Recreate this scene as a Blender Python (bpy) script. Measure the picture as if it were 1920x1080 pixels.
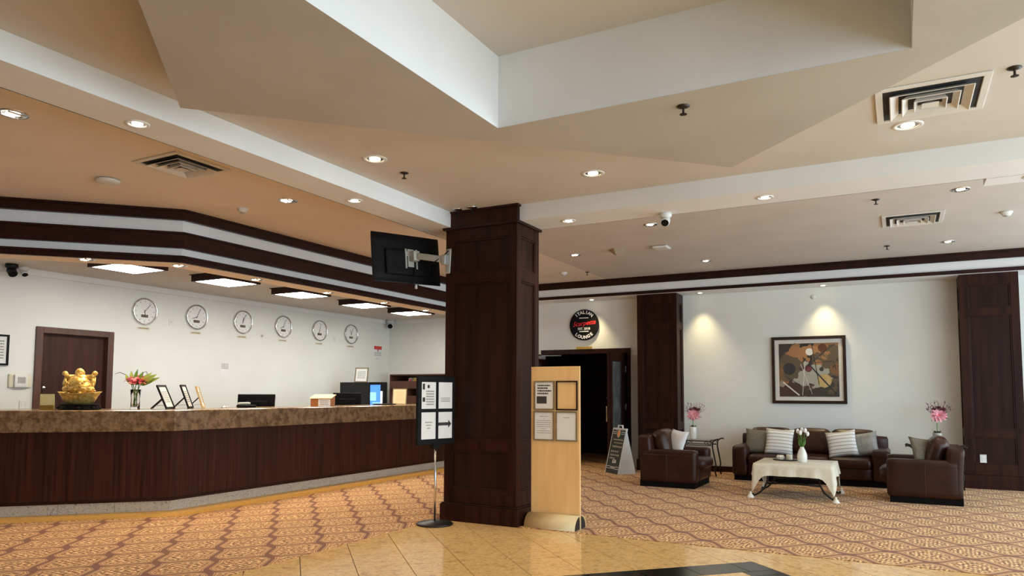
import bpy, bmesh, math, random
from mathutils import Vector, Matrix
random.seed(7)
PI = math.pi
sc = bpy.context.scene
col = sc.collection
for o in list(bpy.data.objects): bpy.data.objects.remove(o)

# ------------------------------------------------------------------ camera, world, exposure
YAW, PITCH, ROLL, FPX, CAMH = 0.49065, 0.0707375, 0.00348658, 1355.88, 1.35
F = Vector((-math.sin(YAW)*math.cos(PITCH), math.cos(YAW)*math.cos(PITCH), math.sin(PITCH)))
R0 = Vector((math.cos(YAW), math.sin(YAW), 0)); U0 = R0.cross(F)
R = R0*math.cos(ROLL)+U0*math.sin(ROLL); U = U0*math.cos(ROLL)-R0*math.sin(ROLL)
cd = bpy.data.cameras.new('camera'); cam = bpy.data.objects.new('camera', cd); col.objects.link(cam)
cam.matrix_world = Matrix(((R.x, U.x, -F.x, 0), (R.y, U.y, -F.y, 0), (R.z, U.z, -F.z, CAMH), (0, 0, 0, 1)))
cd.sensor_width = 36; cd.lens = 36*FPX/1920; cd.shift_y = 101.31/1920; cd.clip_start = .05; cd.clip_end = 200
sc.camera = cam
sc.view_settings.view_transform = 'Standard'; sc.view_settings.look = 'None'
sc.view_settings.gamma = 1; sc.view_settings.use_curve_mapping = False
sc.view_settings.exposure = 0.40
wd = bpy.data.worlds.new('world'); sc.world = wd; wd.use_nodes = True
bg = wd.node_tree.nodes['Background']; bg.inputs[0].default_value = (.72, .89, 1, 1); bg.inputs[1].default_value = 4.3

def portal(loc, rot, sx, sy):
    l = bpy.data.lights.new('daylight_portal', 'AREA'); l.shape = 'RECTANGLE'; l.size = sx; l.size_y = sy
    l.cycles.is_portal = True
    o = bpy.data.objects.new('daylight_portal', l); col.objects.link(o); o.location = loc; o.rotation_euler = rot
portal((4.19, 4.6, 1.57), (0, PI/2, 0), 3.0, 15.6)

# ------------------------------------------------------------------ material helpers
def new_mat(name):
    m = bpy.data.materials.new(name); m.use_nodes = True
    return m, m.node_tree.nodes, m.node_tree.links, m.node_tree.nodes['Principled BSDF']
def noise_col(nt, ln, b, c1, c2, scale=8, stretch=(1, 1, 1), lo=.35, hi=.65, detail=6, world=False, bump=0, bscale=None, dist=0):
    tc = nt.new('ShaderNodeNewGeometry') if world else nt.new('ShaderNodeTexCoord')
    mp = nt.new('ShaderNodeMapping'); mp.inputs['Scale'].default_value = stretch
    ln.new(tc.outputs['Position' if world else 'Object'], mp.inputs['Vector'])
    n = nt.new('ShaderNodeTexNoise'); n.inputs['Scale'].default_value = scale; n.inputs['Detail'].default_value = detail
    n.inputs['Distortion'].default_value = dist
    ln.new(mp.outputs[0], n.inputs['Vector'])
    r = nt.new('ShaderNodeValToRGB'); r.color_ramp.elements[0].position = lo; r.color_ramp.elements[1].position = hi
    r.color_ramp.elements[0].color = (*c1, 1); r.color_ramp.elements[1].color = (*c2, 1)
    ln.new(n.outputs['Fac'], r.inputs['Fac']); ln.new(r.outputs[0], b.inputs['Base Color'])
    if bump:
        bp = nt.new('ShaderNodeBump'); bp.inputs['Strength'].default_value = bump; bp.inputs['Distance'].default_value = .004
        if bscale:
            n2 = nt.new('ShaderNodeTexNoise'); n2.inputs['Scale'].default_value = bscale; ln.new(mp.outputs[0], n2.inputs['Vector'])
            ln.new(n2.outputs['Fac'], bp.inputs['Height'])
        else: ln.new(n.outputs['Fac'], bp.inputs['Height'])
        ln.new(bp.outputs[0], b.inputs['Normal'])
    return n, r, mp
def P(name, c1, c2=None, rough=.5, metal=0, scale=8, stretch=(1, 1, 1), lo=.35, hi=.65, world=False, bump=0, bscale=None, coat=0, spec=.5, sheen=0, trans=0, detail=6, dist=0):
    m, nt, ln, b = new_mat(name)
    b.inputs['Roughness'].default_value = rough; b.inputs['Metallic'].default_value = metal
    b.inputs['Coat Weight'].default_value = coat; b.inputs['Specular IOR Level'].default_value = spec
    b.inputs['Sheen Weight'].default_value = sheen; b.inputs['Transmission Weight'].default_value = trans
    b.inputs['Coat Roughness'].default_value = .15
    if c2 is None: c2 = tuple(min(1, v*1.08) for v in c1); 
    noise_col(nt, ln, b, c1, c2, scale, stretch, lo, hi, detail, world, bump, bscale, dist)
    return m
def EM(name, c, s):
    m, nt, ln, b = new_mat(name)
    b.inputs['Base Color'].default_value = (*c, 1); b.inputs['Emission Color'].default_value = (*c, 1); b.inputs['Emission Strength'].default_value = s
    return m

M = {}
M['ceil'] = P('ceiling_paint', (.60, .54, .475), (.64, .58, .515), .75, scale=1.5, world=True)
M['coffer'] = P('coffer_shaded_paint', (.45, .41, .36), (.49, .45, .40), .75, scale=1.5, world=True)  # ceiling paint darkened, so the panel's shade is put into its colour
M['peachp'] = P('canopy_underside_lit_paint', (.86, .72, .54), (.90, .76, .58), .7, scale=1.5, world=True)  # lightened: bounce from the light boxes is painted into this colour
M['ceil_r'] = P('reception_ceiling_paint', (.80, .70, .59), (.84, .74, .63), .75, scale=1.5, world=True)
M['beam'] = P('beam_paint', (.76, .76, .75), (.80, .80, .79), .7, scale=1.2, world=True)
M['wall'] = P('wall_paint', (.78, .785, .745), (.82, .825, .785), .75, scale=1.3, world=True)
M['band'] = P('white_band_paint', (.82, .83, .83), (.86, .87, .87), .7, scale=1.3, world=True)
M['wood'] = P('cherry_wood', (0.0144, 0.0029, 0.0014), (0.0368, 0.0088, 0.0046), .45, scale=14, stretch=(1, 1, .06), bump=.03, spec=.18, world=True)
M['wood_p'] = P('cherry_panel_wood', (0.0128, 0.0030, 0.0016), (0.0304, 0.0084, 0.0045), .45, scale=12, stretch=(1, 1, .05), bump=.02, spec=.18, world=True)
M['woodh'] = P('cherry_moulding_wood', (.014, .0030, .0018), (.032, .0072, .0042), .4, scale=10, stretch=(.4, .4, 4), spec=.25, world=True)
M['woodc'] = P('counter_veneer', (.018, .0048, .0024), (.066, .020, .0098), .45, scale=34, stretch=(1, 1, .025), bump=.02, spec=.2, world=True, lo=.3, hi=.72)
M['doorwood'] = P('door_veneer', (.040, .013, .0085), (.066, .023, .015), .45, scale=16, stretch=(1, 1, .05), spec=.2, world=True)
M['doorframe'] = P('door_frame_wood', (.075, .03, .018), (.115, .046, .026), .4, scale=14, stretch=(1, 1, .1), world=True)
M['maple'] = P('maple_board', (.84, .52, .22), (.95, .64, .30), .38, scale=9, stretch=(1.2, 1, .22), coat=.1, lo=.3, hi=.7)
M['maplefoot'] = P('pale_curved_foot', (.66, .50, .26), (.72, .56, .31), .35, scale=5)
M['black'] = P('black_plastic', (.005, .005, .0055), (.008, .008, .0085), .55, scale=20, spec=.15)
M['blackm'] = P('black_iron', (.012, .010, .009), (.022, .018, .016), .42, metal=.3, scale=30)
M['chrome'] = P('brushed_chrome', (.62, .62, .62), (.72, .72, .72), .22, 1, scale=10)
M['steel'] = P('grey_mount_metal', (.45, .46, .43), (.52, .53, .50), .45, .3, scale=10)
M['brass'] = P('brass_plate', (.55, .36, .08), (.66, .45, .12), .35, .8, scale=10)
M['gold'] = P('gold_glaze', (.62, .34, .05), (.90, .66, .22), .25, .45, scale=30, bump=.25)
M['whitep'] = P('white_plastic', (.72, .72, .69), (.78, .78, .75), .4, scale=6)
M['paper'] = P('white_paper', (.80, .80, .79), (.84, .84, .83), .7, scale=6)
M['paperc'] = P('cream_paper', (.70, .64, .50), (.75, .69, .55), .7, scale=6)
M['peach'] = P('peach_paper', (.78, .56, .34), (.82, .60, .38), .6, scale=6)
M['ink'] = P('dark_ink', (.03, .03, .03), (.05, .05, .05), .8, scale=6)
M['greyink'] = P('grey_ink', (.26, .26, .26), (.32, .32, .32), .8, scale=6)
M['red'] = P('red_print', (.62, .04, .035), (.70, .06, .05), .6, scale=6)
M['redglow'] = P('red_script_paint', (.75, .02, .03), (.85, .03, .04), .5, scale=6)
M['white'] = P('white_lettering', (.84, .84, .84), (.88, .88, .88), .5, scale=6)
M['yellow'] = P('yellow_card', (.66, .62, .24), (.80, .77, .46), .5, scale=5)
M['vent'] = P('vent_enamel', (.70, .66, .60), (.74, .70, .64), .5, scale=4)
M['ventdark'] = P('vent_throat', (.02, .02, .022), (.035, .035, .037), .8, scale=9)
M['detgrey'] = P('grey_plastic', (.40, .38, .34), (.46, .44, .40), .5, scale=6)
M['bronze'] = P('dark_bronze', (.03, .022, .018), (.05, .04, .03), .4, .6, scale=20)
M['tan'] = P('tan_speaker_cloth', (.32, .26, .17), (.37, .30, .20), .8, scale=60)
M['bulb'] = EM('warm_lamp_glow', (1, .86, .60), 14)
M['bulbw'] = EM('white_lamp_glow', (1, .94, .82), 14)
M['tube'] = EM('fluorescent_diffuser', (1, .95, .84), 22)
M['screenb'] = EM('blue_screen', (.06, .22, .75), .9)
M['screenl'] = EM('pale_blue_screen', (.25, .55, .95), .9)
M['screenw'] = EM('white_screen_bar', (.8, .88, .95), .9)
M['leather'] = P('brown_leather', (.024, .0060, .0034), (.042, .0115, .0068), .38, scale=5, bump=.10, bscale=90, spec=.3)
M['leatherd'] = P('dark_plinth', (.004, .0035, .0035), (.007, .006, .006), .85, scale=9, spec=.1)
M['leatherc'] = P('brown_leather_cushion', (.032, .0100, .0058), (.066, .0245, .0145), .34, scale=6, bump=.22, bscale=22, spec=.35)
M['cushw'] = P('white_cushion_fabric', (.76, .76, .77), (.82, .82, .83), .85, scale=40, bump=.15, sheen=.2)
M['cusho'] = P('olive_grey_cushion_fabric', (.15, .13, .09), (.20, .175, .125), .8, scale=50, bump=.15)
M['cushg'] = P('grey_satin_cushion', (.24, .23, .21), (.33, .32, .30), .5, scale=14, bump=.1)
M['cloth'] = P('cream_tablecloth', (.70, .65, .52), (.76, .71, .59), .85, scale=30, bump=.1, sheen=.15)
M['tassel'] = P('cream_tassel_yarn', (.76, .73, .64), (.84, .81, .73), .9, scale=60, stretch=(1, 1, .1), bump=.3)
M['ceram'] = P('white_ceramic', (.80, .78, .71), (.84, .82, .75), .25, scale=5, coat=.3)
M['leaf'] = P('green_leaf', (.06, .17, .02), (.14, .30, .05), .5, scale=14)
M['leafl'] = P('lime_leaf', (.22, .34, .04), (.36, .46, .10), .5, scale=14)
M['leafd'] = P('dark_leaf', (.022, .035, .018), (.05, .06, .035), .5, scale=14)
M['maroon'] = P('maroon_sprig', (.10, .018, .03), (.20, .04, .06), .6, scale=20)
M['pink'] = P('pink_petal', (.72, .22, .30), (.86, .42, .47), .6, scale=9)
M['hotpink'] = P('coral_petal', (.80, .09, .16), (.88, .30, .28), .6, scale=9)
M['tulip'] = P('white_tulip_petal', (.82, .80, .78), (.88, .86, .84), .5, scale=9)
M['wax'] = P('cream_wax', (.80, .76, .60), (.85, .81, .66), .5, scale=6)
M['orangew'] = P('orange_box_wood', (.38, .13, .035), (.48, .19, .06), .4, scale=9, stretch=(1, 1, .3))
M['chalk'] = P('chalkboard', (.020, .023, .018), (.032, .036, .028), .6, scale=7)
M['chalkink'] = P('chalk_marker', (.62, .60, .44), (.72, .70, .55), .8, scale=30)
M['orange'] = P('orange_crest', (.80, .26, .06), (.85, .36, .12), .5, scale=40)
M['aframe'] = P('white_sign_plastic', (.62, .64, .64), (.68, .70, .70), .5, scale=5)
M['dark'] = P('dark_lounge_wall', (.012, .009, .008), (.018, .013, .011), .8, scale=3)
M['mat'] = P('picture_mat', (.70, .66, .60), (.74, .70, .64), .8, scale=6)
M['frame'] = P('picture_frame_wood', (.020, .009, .007), (.035, .015, .010), .3, scale=12, coat=.3)
M['goldfr'] = P('light_wood_frame', (.50, .34, .13), (.58, .41, .18), .4, scale=12)
M['brownfr'] = P('taupe_frame', (.22, .16, .09), (.28, .21, .12), .4, scale=12)
M['shelfw'] = P('brochure_rack_wood', (.085, .03, .016), (.12, .045, .024), .4, scale=9, stretch=(1, 1, .2))
M['desk'] = P('desk_laminate', (.20, .12, .07), (.25, .15, .09), .4, scale=9)
M['darkgrey'] = P('charcoal_plastic', (.010, .011, .012), (.016, .017, .018), .5, scale=12, spec=.3)
def glass(name, c=(1, 1, 1), rough=.02):
    m, nt, ln, b = new_mat(name); b.inputs['Base Color'].default_value = (*c, 1); b.inputs['Roughness'].default_value = rough
    b.inputs['Transmission Weight'].default_value = 1; b.inputs['IOR'].default_value = 1.2
    return m
M['glass'] = glass('clear_glass'); M['glassd'] = P('dim_door_glass', (.05, .06, .06), (.12, .13, .13), .1, scale=5, spec=.8)

def granite(name, cols, scale, rough=.12, bumpy=0):
    m, nt, ln, b = new_mat(name); b.inputs['Roughness'].default_value = rough
    g = nt.new('ShaderNodeNewGeometry')
    n = nt.new('ShaderNodeTexNoise'); n.inputs['Scale'].default_value = scale; n.inputs['Detail'].default_value = 8; n.inputs['Roughness'].default_value = .72
    ln.new(g.outputs['Position'], n.inputs['Vector'])
    r = nt.new('ShaderNodeValToRGB'); cr = r.color_ramp
    while len(cr.elements) < len(cols): cr.elements.new(.5)
    for e, (p, c) in zip(cr.elements, cols): e.position = p; e.color = (*c, 1)
    ln.new(n.outputs['Fac'], r.inputs[0])
    v = nt.new('ShaderNodeTexVoronoi'); v.inputs['Scale'].default_value = scale*5
    ln.new(g.outputs['Position'], v.inputs['Vector'])
    mx = nt.new('ShaderNodeMix'); mx.data_type = 'RGBA'; mx.blend_type = 'MULTIPLY'; mx.inputs[0].default_value = .35
    ln.new(r.outputs[0], mx.inputs[6]); ln.new(v.outputs['Color'], mx.inputs[7]); 
    hs = nt.new('ShaderNodeHueSaturation'); hs.inputs['Saturation'].default_value = .0; ln.new(v.outputs['Color'], hs.inputs['Color']); ln.new(hs.outputs[0], mx.inputs[7])
    ln.new(mx.outputs[2], b.inputs['Base Color'])
    return m
M['granite'] = granite('counter_granite', [(.28, (.05, .032, .018)), (.45, (.20, .125, .065)), (.58, (.33, .22, .12)), (.75, (.10, .065, .035))], 11, .2)
M['toe'] = granite('grey_toe_granite', [(.3, (.16, .145, .12)), (.48, (.66, .61, .53)), (.7, (.34, .31, .27))], 26, .25)
M['tile'] = granite('gold_floor_granite', [(.25, (.50, .265, .075)), (.5, (.90, .60, .27)), (.75, (.72, .43, .15))], 8, .12)
M['tileblk'] = granite('black_floor_granite', [(.3, (.008, .009, .008)), (.6, (.018, .020, .017)), (.8, (.012, .013, .012))], 14, .16)
M['strip'] = granite('gold_border_granite', [(.25, (.70, .34, .02)), (.5, (.90, .50, .05)), (.75, (.78, .40, .03))], 6, .3)
M['grout'] = P('tile_grout', (.07, .042, .018), (.10, .06, .026), .7, scale=20, world=True)

def carpet_mat():
    m, nt, ln, b = new_mat('trellis_carpet'); b.inputs['Roughness'].default_value = .9; b.inputs['Sheen Weight'].default_value = .09; b.inputs['Specular IOR Level'].default_value = .25
    g = nt.new('ShaderNodeNewGeometry'); sx = nt.new('ShaderNodeSeparateXYZ'); ln.new(g.outputs['Position'], sx.inputs[0])
    def op(o, a, c=None, d=None):
        n = nt.new('ShaderNodeMath'); n.operation = o
        for i, v in enumerate((a, c, d)):
            if v is None: continue
            if isinstance(v, (int, float)): n.inputs[i].default_value = v
            else: ln.new(v, n.inputs[i])
        return n.outputs[0]
    x, y = sx.outputs[0], sx.outputs[1]
    T = .6
    u = op('DIVIDE', op('SUBTRACT', op('ADD', x, y), 5.8), T); v = op('DIVIDE', op('SUBTRACT', op('SUBTRACT', y, x), 7.83), T)
    def tri(a):   # distance to nearest integer line 0..0.5
        return op('ABSOLUTE', op('SUBTRACT', op('FRACT', op('ADD', a, .5)), .5))
    zu = op('MULTIPLY', op('SUBTRACT', tri(op('ADD', v, .25)), .25), .25); zv = op('MULTIPLY', op('SUBTRACT', tri(op('ADD', u, .25)), .25), .14)
    a = tri(op('ADD', u, zu)); c = tri(op('ADD', v, zv))
    d = op('MINIMUM', op('SUBTRACT', a, .012), c); mxx = op('MAXIMUM', a, c)
    node = op('MULTIPLY', op('MAXIMUM', op('SUBTRACT', .22, mxx), 0), .25)     # the lines swell at the crossings
    d2 = op('SUBTRACT', d, node)
    def step(e, val, w=.010): # 1 where val < e
        mr = nt.new('ShaderNodeMapRange'); mr.inputs[1].default_value = e-w; mr.inputs[2].default_value = e+w; mr.inputs[3].default_value = 1; mr.inputs[4].default_value = 0
        ln.new(val, mr.inputs[0]); return mr.outputs[0]
    pa, pc = op('SUBTRACT', .5, a), op('SUBTRACT', .5, c)
    r2 = op('SQRT', op('ADD', op('POWER', pa, 2), op('POWER', pc, 2)))
    dots = op('MULTIPLY', op('COSINE', op('MULTIPLY', pa, 2*PI*8)), op('COSINE', op('MULTIPLY', pc, 2*PI*8)))
    ring = op('SINE', op('MULTIPLY', r2, 46))
    nz = nt.new('ShaderNodeTexNoise'); nz.inputs['Scale'].default_value = 48; nz.inputs['Detail'].default_value = 3; ln.new(g.outputs['Position'], nz.inputs['Vector'])
    f = op('ADD', op('ADD', op('MULTIPLY', dots, .32), op('MULTIPLY', ring, .14)), op('ADD', op('MULTIPLY', op('SUBTRACT', nz.outputs['Fac'], .5), 2.3), .50))
    rp = nt.new('ShaderNodeValToRGB'); cr = rp.color_ramp
    while len(cr.elements) < 4: cr.elements.new(.5)
    for e, (p, k) in zip(cr.elements, [(0.12, (0.120, 0.045, 0.016)), (.36, (0.382, 0.175, 0.057)), (.58, (0.550, 0.285, 0.105)), (.86, (0.980, 0.699, 0.350))]): e.position = p; e.color = (*k, 1)
    ln.new(f, rp.inputs[0])
    def mix(fac, A, B):
        n = nt.new('ShaderNodeMix'); n.data_type = 'RGBA'; ln.new(fac, n.inputs[0])
        for i, q in ((6, A), (7, B)):
            if isinstance(q, tuple): n.inputs[i].default_value = (*q, 1)
            else: ln.new(q, n.inputs[i])
        return n.outputs[2]
    k = mix(step(.125, d2), rp.outputs[0], (0.407, 0.192, 0.070))
    k = mix(step(.098, d2), k, (0.837, 0.547, 0.260))
    k = mix(step(.078, d2), k, (0.322, 0.134, 0.050))
    k = mix(step(.050, d2), k, (0.717, 0.443, 0.200))
    k = mix(step(.034, d2), k, (0.216, 0.078, 0.034))
    ln.new(k, b.inputs['Base Color'])
    bp = nt.new('ShaderNodeBump'); bp.inputs['Strength'].default_value = .35; bp.inputs['Distance'].default_value = .006
    ln.new(nz.outputs['Fac'], bp.inputs['Height']); ln.new(bp.outputs[0], b.inputs['Normal'])
    return m
M['carpet'] = carpet_mat()

def stripe_mat():
    m, nt, ln, b = new_mat('striped_cushion_fabric'); b.inputs['Roughness'].default_value = .85
    tc = nt.new('ShaderNodeTexCoord'); s = nt.new('ShaderNodeSeparateXYZ'); ln.new(tc.outputs['Object'], s.inputs[0])
    w = nt.new('ShaderNodeMath'); w.operation = 'MULTIPLY'; w.inputs[1].default_value = 2*PI/.052; ln.new(s.outputs[2], w.inputs[0])
    q = nt.new('ShaderNodeMath'); q.operation = 'SINE'; ln.new(w.outputs[0], q.inputs[0])
    r = nt.new('ShaderNodeValToRGB'); r.color_ramp.elements[0].position = .55; r.color_ramp.elements[1].position = .95
    r.color_ramp.elements[0].color = (.80, .79, .76, 1); r.color_ramp.elements[1].color = (.40, .35, .29, 1)
    ln.new(q.outputs[0], r.inputs[0]); ln.new(r.outputs[0], b.inputs['Base Color'])
    return m
M['stripe'] = stripe_mat()

# ------------------------------------------------------------------ geometry helpers
ORG = {}
class MB:
    def __init__(s): s.v = []; s.f = []
    def add(s, vs, fs):
        n = len(s.v); s.v += [Vector(p) for p in vs]; s.f += [tuple(i+n for i in f) for f in fs]; return s
    def box(s, x0, x1, y0, y1, z0, z1, mtx=None):
        vs = [Vector((x, y, z)) for z in (z0, z1) for x, y in ((x0, y0), (x1, y0), (x1, y1), (x0, y1))]
        if mtx: vs = [mtx @ p for p in vs]
        return s.add(vs, [(3, 2, 1, 0), (4, 5, 6, 7), (0, 1, 5, 4), (1, 2, 6, 5), (2, 3, 7, 6), (3, 0, 4, 7)])
    def prism(s, poly, z0, z1):
        n = len(poly)
        a = sum(poly[i][0]*poly[(i+1) % n][1]-poly[(i+1) % n][0]*poly[i][1] for i in range(n))
        if a < 0: poly = poly[::-1]
        vs = [(x, y, z0) for x, y in poly]+[(x, y, z1) for x, y in poly]
        return s.add(vs, [tuple(range(n))[::-1], tuple(range(n, 2*n))]+[(i, (i+1) % n, n+(i+1) % n, n+i) for i in range(n)])
    def lathe(s, prof, c=(0, 0, 0), n=20, sx=1, sy=1, mtx=None, cap=True):
        vs = []; m = len(prof)
        for k in range(n):
            a = 2*PI*k/n
            for r, z in prof: vs.append(Vector((c[0]+r*math.cos(a)*sx, c[1]+r*math.sin(a)*sy, c[2]+z)))
        if mtx: vs = [mtx @ p for p in vs]
        fs = [(k*m+i, ((k+1) % n)*m+i, ((k+1) % n)*m+i+1, k*m+i+1) for k in range(n) for i in range(m-1)]
        if cap and prof[0][0] > 1e-6: fs.append(tuple(k*m for k in range(n))[::-1])
        if cap and prof[-1][0] > 1e-6: fs.append(tuple(k*m+m-1 for k in range(n)))
        return s.add(vs, fs)
    def tube(s, pts, r, n=8, taper=None):
        pts = [Vector(p) for p in pts]; k = len(pts); vs = []
        for i, p in enumerate(pts):
            t = (pts[min(i+1, k-1)]-pts[max(i-1, 0)]).normalized()
            a = t.orthogonal().normalized() if i == 0 else (pa - t*pa.dot(t)).normalized()
            pa = a; b = t.cross(a); rr = r if taper is None else r*(1+(taper-1)*i/(k-1))
            for j in range(n):
                q = 2*PI*j/n; vs.append(p+(a*math.cos(q)+b*math.sin(q))*rr)
        fs = [(i*n+j, i*n+(j+1) % n, (i+1)*n+(j+1) % n, (i+1)*n+j) for i in range(k-1) for j in range(n)]
        fs += [tuple(range(n))[::-1], tuple((k-1)*n+j for j in range(n))]
        return s.add(vs, fs)
    def sphere(s, c, rx, ry=None, rz=None, n=12, m=8, fn=None):
        ry = ry or rx; rz = rz or rx; vs = [Vector((c[0], c[1], c[2]-rz))]
        for i in range(1, m):
            t = PI*i/m
            for j in range(n):
                a = 2*PI*j/n; q = 1 if fn is None else fn(t, a)
                vs.append(Vector((c[0]+rx*q*math.sin(t)*math.cos(a), c[1]+ry*q*math.sin(t)*math.sin(a), c[2]-rz*q*math.cos(t))))
        vs.append(Vector((c[0], c[1], c[2]+rz)))
        fs = [(0, 1+(j+1) % n, 1+j) for j in range(n)]
        fs += [(1+i*n+j, 1+i*n+(j+1) % n, 1+(i+1)*n+(j+1) % n, 1+(i+1)*n+j) for i in range(m-2) for j in range(n)]
        l = len(vs)-1; fs += [(1+(m-2)*n+j, 1+(m-2)*n+(j+1) % n, l) for j in range(n)]
        return s.add(vs, fs)
    def rbox(s, x0, x1, y0, y1, z0, z1, r, n=6, puff=0, mtx=None, fn=None):
        """box with rounded edges; puff swells the faces"""
        c = Vector(((x0+x1)/2, (y0+y1)/2, (z0+z1)/2)); h = Vector(((x1-x0)/2, (y1-y0)/2, (z1-z0)/2)); r = min(r, min(h)*.98)
        key = {}; vs = []; fs = []
        def samp(i): # non-uniform samples so the rounding is well resolved
            t = -1+2*i/n; return math.copysign(abs(t)**.6, t)
        def vid(p):
            k = tuple(round(q, 5) for q in p)
            if k not in key:
                d = Vector(p); q = Vector([d[i]*h[i] for i in range(3)])
                inn = Vector([max(-h[i]+r, min(h[i]-r, q[i])) for i in range(3)])
                e = q-inn
                if e.length > 1e-9: q = inn+e.normalized()*r
                if puff:
                    for i in range(3):
                        o = [j for j in range(3) if j != i]
                        q[i] += math.copysign(puff, d[i])*abs(d[i])*math.cos(d[o[0]]*PI/2)*math.cos(d[o[1]]*PI/2)
                q = q+c
                if fn: q = fn(q)
                key[k] = len(vs); vs.append(mtx @ q if mtx else q)
            return key[k]
        for ax in range(3):
            for sg in (-1, 1):
                o1, o2 = (ax+1) % 3, (ax+2) % 3
                for i in range(n):
                    for j in range(n):
                        q = []
                        for di, dj in ((0, 0), (1, 0), (1, 1), (0, 1)):
                            p = [0, 0, 0]; p[ax] = sg; p[o1] = samp(i+di); p[o2] = samp(j+dj); q.append(vid(p))
                        fs.append(tuple(q) if sg > 0 else tuple(q[::-1]))
        return s.add(vs, fs)
    def pillow(s, w, h, t, mtx, n=10, pinch=.08):
        for sg in (1, -1):
            vs = []; fs = []
            for i in range(n+1):
                for j in range(n+1):
                    a = -1+2*i/n; b = -1+2*j/n
                    e = max(0, (1-a**2)*(1-b**2))**.42
                    px = a*w/2*(1-pinch*(1-b*b)); pz = b*h/2*(1-pinch*(1-a*a))
                    vs.append(mtx @ Vector((px, -sg*t/2*e, pz)))
            for i in range(n):
                for j in range(n):
                    q = (i*(n+1)+j, (i+1)*(n+1)+j, (i+1)*(n+1)+j+1, i*(n+1)+j+1); fs.append(q if sg > 0 else q[::-1])
            s.add(vs, fs)
        return s
    def mesh(s, name, mat, org=Vector((0, 0, 0)), smooth=False, merge=False):
        me = bpy.data.meshes.new(name); me.from_pydata([p-org for p in s.v], [], s.f)
        if merge:
            bm = bmesh.new(); bm.from_mesh(me); bmesh.ops.remove_doubles(bm, verts=bm.verts, dist=.0002); bm.to_mesh(me); bm.free()
        me.materials.append(M[mat] if isinstance(mat, str) else mat)
        if smooth:
            me.shade_smooth()
        me.update(); return me
    def build(s, name, mat, parent=None, smooth=False, bevel=0, org=None, auto=None, merge=False):
        """world-space geometry -> one object; origin at the parent's origin, or org"""
        if parent is not None: og = ORG.get(parent.name, Vector((0, 0, 0)))
        else: og = Vector(org) if org is not None else Vector((0, 0, 0))
        me = s.mesh(name, mat, og, smooth or bool(auto), merge)
        o = bpy.data.objects.new(name, me); col.objects.link(o)
        if parent is not None: o.parent = parent
        else: o.location = og
        ORG[o.name] = og
        if auto:
            bm = bmesh.new(); bm.from_mesh(me)
            for e in bm.edges: e.smooth = not (len(e.link_faces) == 2 and e.calc_face_angle(0) > auto)
            bm.to_mesh(me); bm.free()
        if bevel:
            b = o.modifiers.new('bevel', 'BEVEL'); b.width = bevel; b.segments = 2; b.limit_method = 'ANGLE'
        return o
def tag(o, label=None, cat=None, group=None, kind=None):
    if label: o['label'] = label
    if cat: o['category'] = cat
    if group: o['group'] = group
    if kind: o['kind'] = kind
    return o
def thing(name, label, cat, loc=(0, 0, 0), group=None, rot=None):
    o = bpy.data.objects.new(name, None); col.objects.link(o); o.location = loc; o.empty_display_size = .1
    if rot: o.rotation_euler = rot; ORG[o.name] = Vector((0, 0, 0))      # rotated things are built in local space
    else: ORG[o.name] = Vector(loc)
    return tag(o, label, cat, group)
def S(name, mb, mat, **k):
    o = mb.build(name, mat, **k)
    if k.get('parent') is None: o['kind'] = 'structure'
    return o
def copy_tree(o, parent=None):
    c = o.copy(); col.objects.link(c); c.parent = parent; ORG[c.name] = ORG.get(o.name, Vector())
    if parent is not None: c.matrix_parent_inverse = o.matrix_parent_inverse
    for ch in [q for q in bpy.data.objects if q.parent == o]: copy_tree(ch, c)
    return c
def offset(line, d):
    """offset an open polyline to its left by d with mitred corners"""
    out = []
    L = [Vector(p) for p in line]
    for i, p in enumerate(L):
        ns = []
        if i: t = (L[i]-L[i-1]).normalized(); ns.append(Vector((-t.y, t.x)))
        if i < len(L)-1: t = (L[i+1]-L[i]).normalized(); ns.append(Vector((-t.y, t.x)))
        if len(ns) == 2: m = (ns[0]+ns[1]).normalized(); out.append(p+m*(d/m.dot(ns[0])))
        else: out.append(p+ns[0]*d)
    return [(q.x, q.y) for q in out]
def ribbon(mb, line, d0, d1, z0, z1):
    a = offset(line, min(d0, d1)); b = offset(line, max(d0, d1)); n = len(a); vs = []
    for p, q in zip(a, b): vs += [(p[0], p[1], z0), (q[0], q[1], z0), (q[0], q[1], z1), (p[0], p[1], z1)]
    fs = [(3, 2, 1, 0), (4*n-4, 4*n-3, 4*n-2, 4*n-1)]
    for i in range(n-1):
        for j in range(4): fs.append((4*i+j, 4*i+(j+1) % 4, 4*i+4+(j+1) % 4, 4*i+4+j))
    return mb.add(vs, fs)
def text_mesh(body, size, shear=0, bold=0, align='CENTER'):
    c = bpy.data.curves.new('lettering', 'FONT'); c.body = body; c.size = size; c.align_x = align; c.align_y = 'CENTER'; c.shear = shear; c.offset = bold; c.resolution_u = 3
    o = bpy.data.objects.new('lettering', c); col.objects.link(o)
    dg = bpy.context.evaluated_depsgraph_get(); dg.update()
    me = bpy.data.meshes.new_from_object(o.evaluated_get(dg))
    vs = [v.co.copy() for v in me.vertices]; fs = [tuple(p.vertices) for p in me.polygons]
    bpy.data.objects.remove(o); bpy.data.curves.remove(c); bpy.data.meshes.remove(me)
    return vs, fs
def add_text(mb, body, size, mtx, **k):
    vs, fs = text_mesh(body, size, **k); mb.add([mtx @ v for v in vs], fs); return mb
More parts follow.
